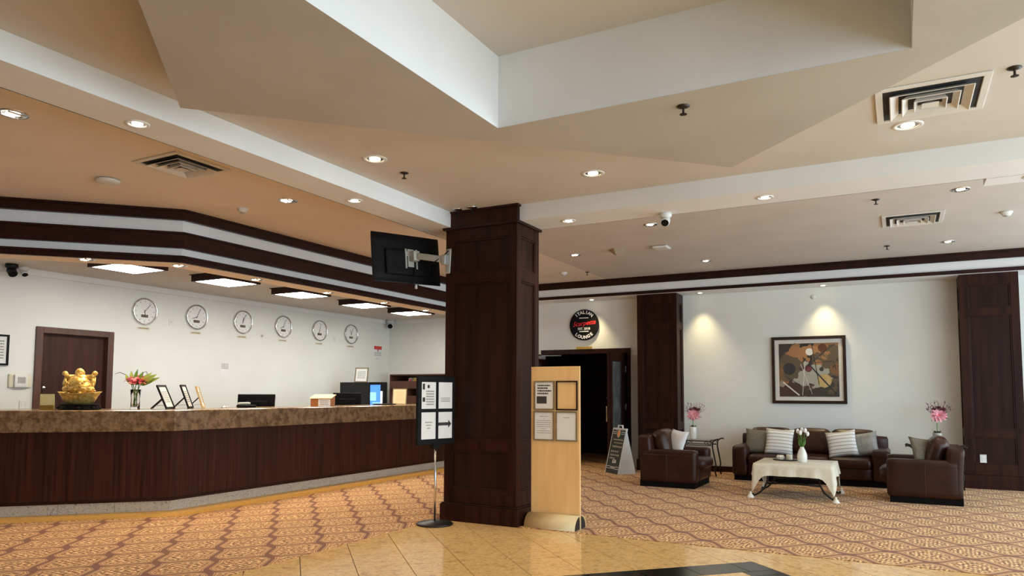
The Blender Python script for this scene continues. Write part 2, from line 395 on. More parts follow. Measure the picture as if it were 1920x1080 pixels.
def fake_lines(mb, mtx, w, h, rows, wfn=lambda i: 1, th=.5, seed=0, left=False):
    """rows of unreadable small print as thin bars broken into words (local x right, y up)"""
    rn = random.Random(seed)
    for i in range(rows):
        y = h/2-(i+.5)*h/rows; lw = w*wfn(i); x = -w/2 if left else -lw/2; e = x+lw
        while x < e-.002:
            l = min(rn.uniform(.05, .16)*w, e-x)
            mb.add([mtx @ Vector(p) for p in ((x, y-h/rows*th/2, 0), (x+l, y-h/rows*th/2, 0), (x+l, y+h/rows*th/2, 0), (x, y+h/rows*th/2, 0))], [(0, 1, 2, 3)])
            x += l+.02*w
    return mb
def plane_mtx(o, xdir, ydir):
    x = Vector(xdir).normalized(); y = Vector(ydir).normalized(); n = x.cross(y)
    return Matrix(((x.x, y.x, n.x, o[0]), (x.y, y.y, n.y, o[1]), (x.z, y.z, n.z, o[2]), (0, 0, 0, 1)))

# ================================================================== SETTING
XL, XR, YB, YF = -10.0, 4.2, -4.0, 12.9
ZN, ZB, ZF = 3.325, 3.155, 3.43          # near ceiling, beam soffit, reception/lounge ceiling
# ---- floor
floor = S('floor', MB().box(XL-.2, XR+.2, YB-.2, YF+2.8, -.12, -.012), 'grout')
DC = (-1.09, 2.87)                        # centre of the inlaid diamond and of the ceiling star
TX, TY = -4.40, 6.57                      # carpet / tile borders
uC, vC = DC[0]+DC[1], DC[1]-DC[0]
def clip(poly, ax, val, keep_less):
    out = []
    for i in range(len(poly)):
        a, b = poly[i], poly[(i+1) % len(poly)]
        ia = (a[ax] <= val) == keep_less; ib = (b[ax] <= val) == keep_less
        if ia: out.append(a)
        if ia != ib:
            t = (val-a[ax])/(b[ax]-a[ax]); out.append((a[0]+t*(b[0]-a[0]), a[1]+t*(b[1]-a[1])))
    return out
def rect_minus(r, h):
    x0, x1, y0, y1 = r; a0, a1, b0, b1 = h
    if x1 <= a0 or x0 >= a1 or y1 <= b0 or y0 >= b1: return [r]
    out = []
    if x0 < a0: out.append((x0, a0, y0, y1)); x0 = a0
    if x1 > a1: out.append((a1, x1, y0, y1)); x1 = a1
    if y0 < b0: out.append((x0, x1, y0, b0)); y0 = b0
    if y1 > b1: out.append((x0, x1, b1, y1))
    return out
def rect_and(r, h):
    q = (max(r[0], h[0]), min(r[1], h[1]), max(r[2], h[2]), min(r[3], h[3]))
    return [q] if q[1]-q[0] > .02 and q[3]-q[2] > .02 else []
def uv_poly(r, g=.0045):
    u0, u1, v0, v1 = r[0]+g, r[1]-g, r[2]+g, r[3]-g
    return [((u-v)/2, (u+v)/2) for u, v in ((u0, v0), (u1, v0), (u1, v1), (u0, v1))]
HO, HI, ST = 3.30, 2.90, .58
outer = (uC-HO, uC+HO, vC-HO, vC+HO); inner = (uC-HI, uC+HI, vC-HI, vC+HI)
YT = 3.35                                 # tiles are laid one by one as far as the picture reaches
def lay(r, mat, x1=2.6):
    p = uv_poly(r)
    for ax, val, less in ((0, TX, False), (0, x1, True), (1, YT, False), (1, TY, True)):
        p = clip(p, ax, val, less)
        if len(p) < 3: return
    ar = abs(sum(p[i][0]*p[(i+1) % len(p)][1]-p[(i+1) % len(p)][0]*p[i][1] for i in range(len(p))))/2
    if ar < .002: return
    MB().prism(p, -.0122, 0).build('tile', mat, floor)
for i in range(-12, 22):
    for j in range(-12, 26):
        cell = (.135+ST*i, .135+ST*(i+1), vC-HO+ST*j, vC-HO+ST*(j+1))
        for q in rect_minus(cell, outer):
            if q[1]-q[0] > .03 and q[3]-q[2] > .03: lay(q, 'tile')
        for q in rect_and(cell, inner): lay(q, 'tile')
for i in range(-12, 22):                  # black ring, cut into slabs
    for r in ((.135+ST*i, .135+ST*(i+1), inner[3], outer[3]), (inner[1], outer[1], .3+ST*i, .3+ST*(i+1))):
        for q in rect_and(r, outer):
            if r[2] == inner[3]: lay(q, 'tileblk')
            else:
                for w in rect_and(q, (outer[0], outer[1], outer[2], inner[3])): lay(w, 'tileblk')
near = MB().box(TX, XR, YB, YT-.002, -.013, 0); near.box(2.602, XR, YT, TY, -.013, 0)
S('floor_tile_field', near, 'tile', parent=floor)
# ---- carpet: reception strip and lounge
CF = [(-7.40, 13.0), (-7.40, 5.56), (-10.0, 2.96)]      # foot of the counter
bl = offset(CF, .47)
cp = MB().prism([(TX, YB), (TX, TY), (TX, YF), bl[0], bl[1], (XL, bl[1][1]-(bl[1][0]-XL)), (XL, YB)], -.012, .004)
S('carpet', cp, 'carpet')
S('carpet', MB().box(TX, XR, TY, YF+2.6, -.012, .004), 'carpet')
S('carpet', MB().box(-8.2, TX, YF, YF+2.6, -.012, .004), 'carpet')
S('floor_border', ribbon(MB(), CF, -.3, .47, -.012, .002), 'strip')
# ---- walls
wl = MB().box(XL-.15, XL, YB, 5.47, 0, 3.6).box(XL-.15, XL, 6.42, YF, 0, 3.6).box(XL-.15, XL, 5.47, 6.42, 2.16, 3.6)
S('wall_left', wl, 'wall')
DX0, DX1, DH = -6.17, -4.44, 2.13
wf = MB().box(XL, DX0, YF, YF+.15, 0, 3.6).box(DX1, XR, YF, YF+.15, 0, 3.6).box(DX0, DX1, YF, YF+.15, DH, 3.6)
S('wall_far', wf, 'wall')
S('wall_back', MB().box(XL, XR, YB-.15, YB, 0, 3.6), 'doorwood')
WY0, WY1, WZ0, WZ1 = -3.2, 12.4, .08, 3.05
wr = MB().box(XR, XR+.15, YB, YF, 0, WZ0).box(XR, XR+.15, YB, YF, WZ1, 3.6).box(XR, XR+.15, YB, WY0, WZ0, WZ1).box(XR, XR+.15, WY1, YF, WZ0, WZ1)
S('wall_right', wr, 'wall')
for k in range(7):
    y0 = WY0+k*(WY1-WY0)/7; y1 = y0+(WY1-WY0)/7
    w = S('window_%d' % (k+1), MB().box(XR+.02, XR+.1, y0, y0+.05, WZ0, WZ1).box(XR+.02, XR+.1, y1-.05, y1, WZ0, WZ1).box(XR+.02, XR+.1, y0+.05, y1-.05, WZ0, WZ0+.06).box(XR+.02, XR+.1, y0+.05, y1-.05, WZ1-.06, WZ1), 'bronze')
# dark room behind the lounge door
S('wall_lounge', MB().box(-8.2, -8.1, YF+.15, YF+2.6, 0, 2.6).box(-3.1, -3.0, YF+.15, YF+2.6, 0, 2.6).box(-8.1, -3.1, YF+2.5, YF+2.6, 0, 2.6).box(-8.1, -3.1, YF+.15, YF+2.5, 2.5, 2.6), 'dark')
# ---- ceilings
hs = 1.2; x0, x1, y0, y1 = DC[0]-hs, DC[0]+hs, DC[1]-hs+.01, DC[1]+hs+.01
cl = MB().box(-4.27, x0-.02, YB, 6.62, ZN, ZN+.05).box(x1+.02, XR, YB, 6.62, ZN, ZN+.05).box(x0-.02, x1+.02, YB, y0-.02, ZN, ZN+.05).box(x0-.02, x1+.02, y1+.02, 6.62, ZN, ZN+.05)
S('ceiling', cl, 'ceil')
S('ceiling_reception', MB().box(XL, -4.655, YB, YF, ZF, ZF+.05), 'ceil_r')
S('ceiling_lounge', MB().box(-4.655, XR, 7.1, YF, ZF, ZF+.05), 'ceil')
S('ceiling_beam', MB().box(-4.655, -4.27, YB, 7.1, ZB, 3.62), 'beam')
S('ceiling_beam', MB().box(-4.27, XR, 6.62, 7.1, ZB, 3.62), 'beam')
S('ceiling_beam', MB().box(.70, XR, 7.1, 7.36, ZB+.0, ZF), 'beam')
# dropped star coffer: a diamond panel pierced by a square opening
hd, zc, zt = 2.77, 3.10, 3.59
W_, N_, E_, S_ = [(DC[0]+a*hd, DC[1]+b*hd) for a, b in ((-1, 0), (0, 1), (1, 0), (0, -1))]
sw, nw, ne, se = (x0, y0), (x0, y1), (x1, y1), (x1, y0)
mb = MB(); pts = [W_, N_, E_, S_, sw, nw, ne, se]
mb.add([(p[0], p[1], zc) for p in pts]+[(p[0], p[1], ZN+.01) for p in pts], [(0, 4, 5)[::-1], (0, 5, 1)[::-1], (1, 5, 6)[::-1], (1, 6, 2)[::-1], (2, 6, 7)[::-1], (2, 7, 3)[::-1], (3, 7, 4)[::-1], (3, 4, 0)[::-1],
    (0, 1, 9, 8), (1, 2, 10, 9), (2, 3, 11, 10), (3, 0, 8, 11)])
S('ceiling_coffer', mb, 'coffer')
mb = MB().box(x0-.02, x0, y0, y1, zc+.001, zt).box(x1, x1+.02, y0, y1, zc+.001, zt).box(x0, x1, y1, y1+.02, zc+.001, zt).box(x0, x1, y0-.02, y0, zc+.001, zt)
S('ceiling_coffer_sides', mb, 'beam')
S('ceiling_coffer_top', MB().box(x0-.02, x1+.02, y0-.02, y1+.02, zt, zt+.05), 'ceil')
# ---- reception canopy
CL = [(-7.17, YF), (-7.17, 5.43), (-10.0, 2.60)]
S('ceiling_canopy', ribbon(MB(), CL, -.34, -.02, 2.835, ZF), 'band')
S('ceiling_canopy_underside', ribbon(MB(), CL, -.34, 0, 2.82, 2.835), 'peachp')
inl = offset(CL, -.3)
S('ceiling_desk', MB().prism([inl[0], inl[1], inl[2], (XL, inl[2][1]), (XL, YF)], 2.95, ZF), 'ceil')
for k, (z0, z1, d) in enumerate(((3.31, 3.43, .035), (2.985, 3.17, .03), (2.82, 2.90, .02))):
    S('trim_%d' % (k+1), ribbon(MB(), CL, -.02, d, z0, z1).add(*(lambda q: (q.v, q.f))(ribbon(MB(), CL, -.02, d+.018, z1-.025, z1-.002))), 'woodh')
S('trim_4', MB().box(XL, XL+.05, 2.6, YF, 2.87, 2.95).box(XL+.05, -7.5, YF-.05, YF, 2.87, 2.95), 'band')
# ---- lounge soffit
S('ceiling_soffit', MB().box(-7.17, XR, 12.37, YF, 3.12, ZF), 'band')
S('trim_5', MB().box(-7.17, XR, 12.33, 12.37, 3.306, 3.43).box(-7.17, XR, 12.31, 12.33, 3.40, 3.428), 'woodh')
S('trim_6', MB().box(-7.17, XR, 12.34, 12.37, 3.12, 3.172), 'woodh')
S('trim_7', MB().box(-4.665, -4.6555, YB, 7.1, ZB, ZB+.012).box(-3.43, XR, 7.1005, 7.108, ZB, ZB+.010), 'woodh')  # shade of the gap along the beams, drawn as thin dark strips
S('baseboard_far', MB().box(-4.1, XR, YF-.02, YF, .004, .10).box(XL, -6.4, YF-.02, YF, .004, .1), 'woodh')

# ================================================================== COLUMN and PILASTERS
def panelled(t, x0, x1, y0, y1, z0, z1, faces, sides=.09, rails=((.19, .345), (.745, .855), (2.53, 2.65), (3.0, 3.155)), d=.022):
    """recessed-panel joinery on a square post"""
    MB().box(x0+d, x1-d, y0+d, y1-d, z0, z1).build('core', 'wood_p', t)
    for fc in faces:
        lo, hi = (x0, x1) if fc in 'sn' else (y0, y1)
        def bx(a0, a1, b0, b1, dd0, dd1):
            m = MB()
            if fc == 's': m.box(a0, a1, y0+dd0, y0+dd1, b0, b1)
            if fc == 'n': m.box(a0, a1, y1-dd1, y1-dd0, b0, b1)
            if fc == 'e': m.box(x1-dd1, x1-dd0, a0, a1, b0, b1)
            if fc == 'w': m.box(x0+dd0, x0+dd1, a0, a1, b0, b1)
            return m
        e = d if fc in 'ew' else 0
        sd = sides
        bx(lo+e, lo+sd, z0, z1, 0, d).build('stile', 'wood', t, bevel=.004); bx(hi-sd, hi-e, z0, z1, 0, d).build('stile', 'wood', t, bevel=.004)
        for a, b in rails: bx(lo+sd, hi-sd, a, min(b, z1), 0, d).build('rail', 'wood', t, bevel=.004)
        for (a, b), (c, e2) in zip(rails[:-1], rails[1:]):
            m = MB(); w = .016
            for q in (bx(lo+sd, lo+sd+w, b, c, .008, d), bx(hi-sd-w, hi-sd, b, c, .008, d), bx(lo+sd+w, hi-sd-w, b, b+w, .008, d), bx(lo+sd+w, hi-sd-w, c-w, c, .008, d)): m.add(q.v, q.f)
            m.build('moulding', 'woodh', t, bevel=.003)
t = thing('column', 'square dark cherry wood column with recessed panels standing by the carpet edge', 'column', (-3.9, 6.84, 0))
panelled(t, -4.34, -3.46, 6.58, 7.10, .19, 3.135, 'sewn')
MB().box(-4.37, -3.43, 6.55, 7.13, 0, .175).build('plinth', 'wood', t, bevel=.004)
MB().box(-4.36, -3.44, 6.56, 7.12, .175, .19).build('plinth_cap', 'woodh', t, bevel=.006)
MB().box(-4.37, -3.43, 6.55, 7.12, 3.125, 3.154).build('cap', 'woodh', t, bevel=.006)
MB().box(-4.268, -3.45, 6.56, 6.619, 3.154, 3.30).build('neck', 'wood', t)
MB().box(-4.268, -3.43, 6.54, 6.619, 3.30, 3.324).build('crown', 'woodh', t, bevel=.006)
PR = ((.20, .36), (.74, .85), (2.50, 2.615), (2.95, 3.119))
for nm, xa, xb in (('wall_pilaster', .825, 1.555), ('wall_pilaster', -4.11, -3.39)):
    lab = 'dark cherry panelled pilaster at the far right beside the armchair, with white outlet' if xa > 0 else 'dark cherry panelled pilaster between the lounge doorway and the sofa wall'
    t = thing(nm, lab, 'pilaster', ((xa+xb)/2, 12.67, 0))
    panelled(t, xa, xb, 12.45, YF-.001, .20, 3.119, 'sew', .105, PR)
    MB().box(xa-.025, xb+.025, 12.425, YF-.001, .004, .20).build('plinth', 'wood', t, bevel=.005)

# ================================================================== RECEPTION COUNTER
CT = [(-7.30, 11.9), (-7.30, 5.50), (-9.30, 3.50)]
t = thing('reception_counter', 'long dark veneered reception desk front with a stone kick strip', 'counter', (-7.4, 5.5, 0))
for nm, a, b in (('front_panel', CT[0], CT[1]), ('front_panel', CT[1], CT[2])):
    l = offset(CT, -.06); q = offset(CT, -.10)
    i = 0 if a is CT[0] else 1
    MB().prism([l[i], l[i+1], q[i+1], q[i]], .135, .908).build('front_panel', 'woodc', t)
ribbon(MB(), CT, -.10, -.05, .118, .15).build('bottom_rail', 'woodh', t, bevel=.004)
ribbon(MB(), CT, -.28, -.115, .002, .118).build('kick_core', 'leatherd', t)
kl = offset(CT, -.085); kq = offset(CT, -.115)
for i in range(2):
    a, b, c, d = [Vector(p) for p in (kl[i], kl[i+1], kq[i+1], kq[i])]
    L = (b-a).length; n = round(L/.52)
    for k in range(n):
        s0, s1 = k/n+.0015/L, (k+1)/n-.0015/L
        p = [a.lerp(b, s0), a.lerp(b, s1), d.lerp(c, s1), d.lerp(c, s0)]
        MB().prism([(q.x, q.y) for q in p], .003, .117).build('kick_tile', 'toe', t)
ct = MB(); secs = [offset(CT, d) for d in (0, 0, -.012, -.82, -.82, -.05, -.05)]; zs = (.908, 1.137, 1.145, 1.145, 1.10, 1.10, .908); n = len(zs)
for i in range(len(CT)): ct.add([(secs[j][i][0], secs[j][i][1], zs[j]) for j in range(n)], [])
ct.f = [tuple(range(n)), tuple(range(2*n, 3*n))[::-1]]+[(i*n+j, (i+1)*n+j, (i+1)*n+(j+1) % n, i*n+(j+1) % n) for i in range(2) for j in range(n)]
tag(ct.build('countertop', 'granite', org=(-7.5, 5.6, 1.1)), 'brown speckled granite countertop with a deep front edge', 'countertop')
dk = [(-8.2, 10.6), (-8.2, 5.9), (-9.5, 4.6)]
t = thing('back_desk', 'low staff desk behind the granite reception counter', 'desk', (-8.5, 8, 0))
ribbon(MB(), dk, -.35, .05, .70, .74).build('desk_top', 'desk', t)
for yy in (6.3, 8.2, 10.5): MB().box(-8.5, -8.2, yy, yy+.04, 0, .70).build('leg_panel', 'desk', t)

# ================================================================== LIGHTS, VENTS, CEILING FITTINGS
def lamp_child(t, kind, loc, energy, color, size=.05, spot=1.9, blend=.6, rot=(0, 0, 0)):
    l = bpy.data.lights.new('lamp', kind); l.energy = energy*.55; l.color = color
    if kind == 'SPOT': l.spot_size = spot; l.spot_blend = blend; l.shadow_soft_size = size
    if kind == 'AREA': l.shape = 'RECTANGLE'; l.size = size; l.size_y = size
    o = bpy.data.objects.new('lamp', l); col.objects.link(o); o.parent = t; o.location = loc; o.rotation_euler = rot
    return o
DL = {}
def downlight(x, y, z, label, r=.085, bulb='bulb', e=14, c=(1, .78, .50), spot=2.2, group=None, blend=.7, louvre=False):
    k = (r, bulb, louvre)
    t = thing('downlight', label, 'light', (x, y, z), group)
    if k not in DL:
        ring = MB().lathe([(r*.72, .0), (r*.74, -.006), (r, -.006), (r*1.04, -.001), (r*1.04, 0)], n=24, cap=False).mesh('trim_ring', 'chrome' if louvre else 'whitep', smooth=True)
        cup = MB().lathe([(r*.72, -.001), (r*.40, -.0005), (r*.36, -.002)][:2], n=24, cap=False).mesh('reflector', 'chrome')
        lens = MB().lathe([(0, -.012), (r*.3, -.010), (r*.46, -.004), (r*.46, -.0015)], n=20).mesh('bulb', bulb, smooth=True)
        DL[k] = (ring, cup, lens)
    for nm, me in zip(('trim_ring', 'reflector', 'bulb'), DL[k]):
        o = bpy.data.objects.new(nm, me); col.objects.link(o); o.parent = t
    if louvre:
        for s in (-.45, 0, .45):
            MB().box(x+s*r-.002, x+s*r+.002, y-r*.6, y+r*.6, z-.016, z-.004).build('louvre_blade', 'chrome', t)
    if e: lamp_child(t, 'SPOT', (0, 0, -.03), e, c, .04, spot, blend)
    return t
WARM = (1, .74, .44); MID = (1, .86, .66)
for x, y, l in ((-3.854, 4.741, 'bright recessed downlight between the left ceiling beam and the star coffer'), (-2.367, 5.966, 'bright recessed downlight in front of the column between coffer and beam'), (.116, 5.946, 'bright recessed downlight just below the large square ceiling vent')):
    downlight(x, y, ZN, l, .10, 'bulb', 60, WARM)
for x, y, l in ((-4.477, 3.008, 'lit downlight in the left beam, the nearer one beside the coffer corner'), (-4.467, 5.207, 'small lit downlight in the left beam above the television'), (-3.0, 6.865, 'small lit downlight in the right beam just past the column'), (-1.034, 6.859, 'lit downlight midway along the right beam'), (1.034, 7.2, 'lit downlight in the grey beam block at the right edge')):
    downlight(x, y, ZB, l, .075, 'bulbw', 26, MID)
for x, y, l in ((-5.80, 2.902, 'louvred downlight in the tan ceiling at the far left edge'), (-5.792, 5.667, 'louvred downlight in the tan ceiling near the middle of the left beam')):
    downlight(x, y, ZF, l, .10, 'bulb', 70, WARM, louvre=True)
for x, y, l in ((-2.637, 8.552, 'recessed downlight beside the dome camera beyond the right beam'), (-4.233, 9.941, 'recessed lounge downlight left of the tan ceiling speaker'), (-2.603, 11.315, 'recessed lounge downlight nearest the dark crown band'), (.613, 8.5, 'large recessed lounge downlight beside the grey beam block'), (.647, 11.366, 'recessed lounge downlight beneath the small ceiling vent')):
    downlight(x, y, ZF, l, .085, 'bulb', 34, MID, louvre=True)
for x, y, l in ((-5.07, 12.68, 'wall-washing downlight over the round lounge sign'), (-3.03, 12.66, 'wall-washing downlight right of the pilaster by the lounge door'), (-1.04, 12.68, 'wall-washing downlight above the framed painting')):
    downlight(x, y, 3.12, l, .06, 'bulb', 95, (1, .82, .45), 1.35, blend=1)
for x, y, l in ((-7.918, 4.788, 'canopy downlight over the angled end of the desk'), (-7.34, 5.525, 'canopy downlight right at the corner of the canopy'), (-7.346, 6.684, 'canopy downlight beside the second light box'), (-7.38, 8.056, 'canopy downlight beside the third light box'), (-7.38, 9.389, 'canopy downlight beside the fourth light box'), (-7.38, 10.58, 'canopy downlight beside the farthest light box')):
    downlight(x, y, 2.82, l, .085, 'bulb', 75, WARM, louvre=True)
ordn = ('first, nearest', 'second', 'third', 'fourth', 'fifth, farthest')
for k, (bx, y) in enumerate(((-8.13, 5.22), (0, 6.57), (0, 8.0), (0, 9.52), (0, 10.88))):
    if k: bx = -8.16
    if k == 0: bx = -8.30
    t = thing('light_box', 'square dark-framed light box over the reception desk, %s from the left' % ordn[k], 'light', (bx, y+.315, 2.86), 'light boxes over the desk')
    for a in ((bx-.32, bx+.32, y, y+.03), (bx-.32, bx+.32, y+.60, y+.63), (bx-.32, bx-.29, y+.03, y+.60), (bx+.29, bx+.32, y+.03, y+.60)): MB().box(*a, 2.855, 2.949).build('side_board', 'woodh', t)
    MB().box(bx-.34, bx+.34, y-.02, y+.65, 2.940, 2.9495).build('top_flange', 'woodh', t)
    MB().box(bx-.29, bx+.29, y+.03, y+.60, 2.860, 2.868).build('diffuser', 'tube', t)
    MB().box(bx-.29, bx+.29, y+.03, y+.60, 2.869, 2.875).build('backing', 'whitep', t)
def vent(cx, cy, z, label, s=.31, dk='ventdark'):
    t = thing('ceiling_vent', label, 'vent', (cx, cy, z))
    def fr(a, w, z0, z1): 
        return MB().box(cx-a, cx+a, cy-a, cy-a+w, z0, z1).box(cx-a, cx+a, cy+a-w, cy+a, z0, z1).box(cx-a, cx-a+w, cy-a+w, cy+a-w, z0, z1).box(cx+a-w, cx+a, cy-a+w, cy+a-w, z0, z1)
    MB().box(cx-s+.04, cx+s-.04, cy-s+.04, cy+s-.04, z-.004, z-.0005).build('throat', dk, t)
    fr(s, .045, z-.014, z-.0005).build('frame', 'vent', t, bevel=.004)
    for k, a in enumerate((s*.74, s*.52, s*.30)):
        m = MB(); q = a*.80; zo, zi = z-.034-.004*k, z-.006
        vs = []
        for r, zz in ((a, zo), (q, zi), (q-.006, zi), (a-.006, zo-.002)):
            vs += [(cx-r, cy-r, zz), (cx+r, cy-r, zz), (cx+r, cy+r, zz), (cx-r, cy+r, zz)]
        fs = []
        for l in range(4):
            for j in range(4): fs.append((l*4+j, l*4+(j+1) % 4, ((l+1) % 4)*4+(j+1) % 4, ((l+1) % 4)*4+j))
        m.add(vs, fs).build('louvre', 'vent', t)
    MB().add([(cx-.05, cy-.05, z-.044), (cx+.05, cy-.05, z-.044), (cx+.05, cy+.05, z-.044), (cx-.05, cy+.05, z-.044), (cx, cy, z-.012)], [(3, 2, 1, 0), (0, 1, 4), (1, 2, 4), (2, 3, 4), (3, 0, 4)]).build('core_plate', 'vent', t)
    return t
vent(.242, 5.47, ZN, 'large white square ceiling vent at upper right beside the star coffer', .325)
vent(.20, 9.68, ZF, 'white square ceiling vent in the lounge ceiling beyond the right beam', .32)
vent(-5.75, 4.32, ZF, 'square ceiling vent in the tan reception ceiling at left', .30)
def sprinkler(x, y, z, label):
    t = thing('sprinkler_head', label, 'sprinkler', (x, y, z))
    MB().lathe([(.038, 0), (.04, -.004), (.02, -.012), (.012, -.014)], (x, y, z), 16).build('escutcheon', 'bronze', t, smooth=True)
    MB().tube([(x, y, z-.01), (x, y, z-.05)], .007).build('stem', 'bronze', t)
    MB().lathe([(.004, -.048), (.022, -.05), (.023, -.053), (.004, -.055)], (x, y, z), 14).build('deflector', 'bronze', t)
for x, y, z, l in ((-3.867, 5.17, ZN, 'dark sprinkler head by the bright downlight left of the column'), (.675, 5.174, ZN, 'dark sprinkler head in the top right corner past the large vent'), (-1.108, 4.279, zc, 'dark sprinkler head under the star coffer panel'), (-.157, 8.535, ZF, 'small sprinkler head just beyond the right beam'), (-.087, 11.311, ZF, 'small sprinkler head below the lounge ceiling vent'), (-4.657, 11.447, ZF, 'small sprinkler head beside the smoke detector past the column')):
    sprinkler(x, y, z, l)
def detector(x, y, z, label, r=.05, h=.045):
    t = thing('smoke_detector', label, 'detector', (x, y, z))
    MB().lathe([(r*1.15, 0), (r*1.15, -.012), (r, -.02), (r*.75, -h)], (x, y, z), 20).build('housing', 'whitep', t, smooth=True)
    MB().lathe([(r*.45, -h+.002), (r*.42, -h-.012), (.0, -h-.014)], (x, y, z), 16).build('sensor', 'detgrey', t)
for x, y, l in ((-6.506, 5.682, 'smoke detector on the tan ceiling above the canopy'), (-5.038, 11.315, 'smoke detector just right of the column top'), (1.14, 9.794, 'smoke detector at the right edge beside the small vent')): detector(x, y, ZF, l, .055)
def access_point(x, y, label, square):
    t = thing('wireless_router', label, 'router', (x, y, ZF))
    if square: MB().rbox(x-.11, x+.11, y-.11, y+.11, ZF-.035, ZF-.004, .012).build('shell', 'whitep', t, smooth=True)
    else: MB().lathe([(.105, -.008), (.11, -.022), (.095, -.036), (.06, -.04), (0, -.041)], (x, y, ZF), 28).build('shell', 'whitep', t, smooth=True)
    MB().lathe([(.085, 0), (.085, -.01)], (x, y, ZF), 20).build('mounting_plate', 'darkgrey', t)
access_point(-6.777, 4.272, 'white round wireless access point on the tan ceiling', False)
access_point(-2.904, 9.91, 'flat square wireless access point on the lounge ceiling', True)
t = thing('ceiling_speaker', 'tan pointed ceiling speaker in the lounge ceiling', 'speaker', (-3.545, 9.838, ZF))
MB().lathe([(.12, 0), (.12, -.006), (.05, -.06), (.01, -.085), (0, -.086)], (-3.545, 9.838, ZF), 4).build('grille', 'tan', t)
# dome camera under the right beam, and the other cameras
def dome_cam(x, y, z, d, label, s=1, body='whitep'):
    t = thing('security_camera', label, 'camera', (x, y, z)); d = Vector(d).normalized()
    MB().lathe([(.055*s, 0), (.055*s, -.03*s), (.04*s, -.045*s)], (x, y, z), 20).build('mount', body, t, smooth=True)
    c = Vector((x, y, z-.065*s)); MB().sphere(c, .042*s, n=16, m=10).build('housing', body, t, smooth=True)
    mt = d.to_track_quat('Z', 'Y').to_matrix().to_4x4(); mt.translation = c+d*.012*s
    MB().lathe([(.040*s, 0), (.040*s, .04*s), (.036*s, .045*s)], n=18, mtx=mt).build('barrel', body, t, smooth=True)
    MB().lathe([(.034*s, .0455*s), (.030*s, .047*s), (0, .047*s)], n=18, mtx=mt).build('lens', 'black', t)
dome_cam(-2.01, 7.02, ZB, (.1, -.8, -.6), 'white dome camera hanging from the right beam', 1.1)
dome_cam(-9.86, 12.76, 2.95, (.5, -.75, -.4), 'white camera in the corner above the red notice', 1.6)
dome_cam(-9.86, 5.16, 2.95, (.6, -.1, -.75), 'white camera on the reception ceiling at the left edge', 1.0)
dome_cam(-9.80, 4.98, 2.95, (.7, -.1, -.6), 'black camera on the reception ceiling at the left edge', 1.3, 'darkgrey')
# black stems of adjustable lamps above the column
for x, l in ((-4.135, 'small silver ceiling lamp with black stem above the column, left one'), (-3.946, 'small silver ceiling lamp with black stem above the column, right one')):
    t = thing('ceiling_spotlight', l, 'light', (x, 6.476, ZN))
    MB().lathe([(.05, 0), (.055, -.006), (.03, -.012)], (x, 6.476, ZN), 20).build('canopy', 'chrome', t, smooth=True)
    MB().tube([(x, 6.476, ZN-.01), (x, 6.477, ZN-.07)], .006).build('stem', 'black', t)
    MB().lathe([(.012, -.06), (.016, -.065), (.016, -.08), (.008, -.085)], (x, 6.476, ZN), 12).build('tip', 'black', t)

# ================================================================== TELEVISION on the column
tl, tr_, br_, bl_ = Vector((-4.95, 6.03, 3.105)), Vector((-4.65, 6.86, 3.105)), Vector((-4.592, 6.885, 2.565)), Vector((-4.892, 6.045, 2.565))
cx = (tl+tr_+br_+bl_)/4; xd = (tr_-tl).normalized(); zd = ((tl+tr_)-(bl_+br_)).normalized(); nd = xd.cross(zd).normalized()   # nd points to the back (camera side)
t = thing('television', 'black flat television seen from behind, on an arm from the column', 'television', cx, rot=(0, 0, 0))
t.matrix_world = Matrix(((xd.x, nd.x, zd.x, cx.x), (xd.y, nd.y, zd.y, cx.y), (xd.z, nd.z, zd.z, cx.z), (0, 0, 0, 1))); ORG[t.name] = Vector()
TW, TH = .885, .535
MB().rbox(-TW/2, TW/2, -.028, .0, -TH/2, TH/2, .008, 4).build('bezel', 'black', t, smooth=True)
MB().box(-TW/2+.012, TW/2-.012, -.0295, -.0275, -TH/2+.02, TH/2-.012).build('screen', 'darkgrey', t)
MB().rbox(-TW*.33, TW*.33, -.002, .035, -TH*.36, TH*.18, .02, 6).build('back_housing', 'black', t, smooth=True)
MB().box(-TW/2+.01, TW/2-.01, -.004, .004, -TH/2-.012, -TH/2).build('bottom_trim', 'darkgrey', t)
MB().box(-.02, .06, .034, .045, -.10, .10).box(-.05, .09, .035, .048, .02, .075).build('mount_plate', 'steel', t, bevel=.004)
for sx in (-.055, .085): MB().box(sx, sx+.018, .034, .052, -.12, .10).build('mount_rail', 'steel', t, bevel=.003)
MB().rbox(.0, .085, .045, .13, -.045, .07, .012).build('pivot_block', 'steel', t, smooth=True)
cb = MB().tube([(.06, .05, -.1), (.05, .055, -.2), (.04, .03, -.275), (.08, .02, -.3), (.12, .02, -.29)], .005, 6); cb.build('cable', 'black', t, smooth=True)
MB().box(.075, .095, .01, .03, -.335, -.295).build('plug', 'whitep', t)
TM = t.matrix_world.copy(); TI = TM.inverted()
def tv_part(mb, name, mat, smooth=True):
    mb.v = [TI @ p for p in mb.v]; return mb.build(name, mat, t, smooth=smooth)
wp = TM @ Vector((.045, .125, .01)); pj = Vector((-4.32, 6.50, 2.80))
tv_part(MB().rbox(-4.325, -4.265, 6.5585, 6.5795, 2.65, 2.925, .03), 'wall_plate', 'steel')
tv_part(MB().rbox(-4.335, -4.275, 6.47, 6.558, 2.74, 2.85, .012), 'hinge_block', 'steel')
d = (wp-pj); mt = d.to_track_quat('X', 'Z').to_matrix().to_4x4(); mt.translation = pj
tv_part(MB().rbox(0, d.length, -.016, .016, -.035, .035, .01, mtx=mt), 'swing_arm', 'steel')
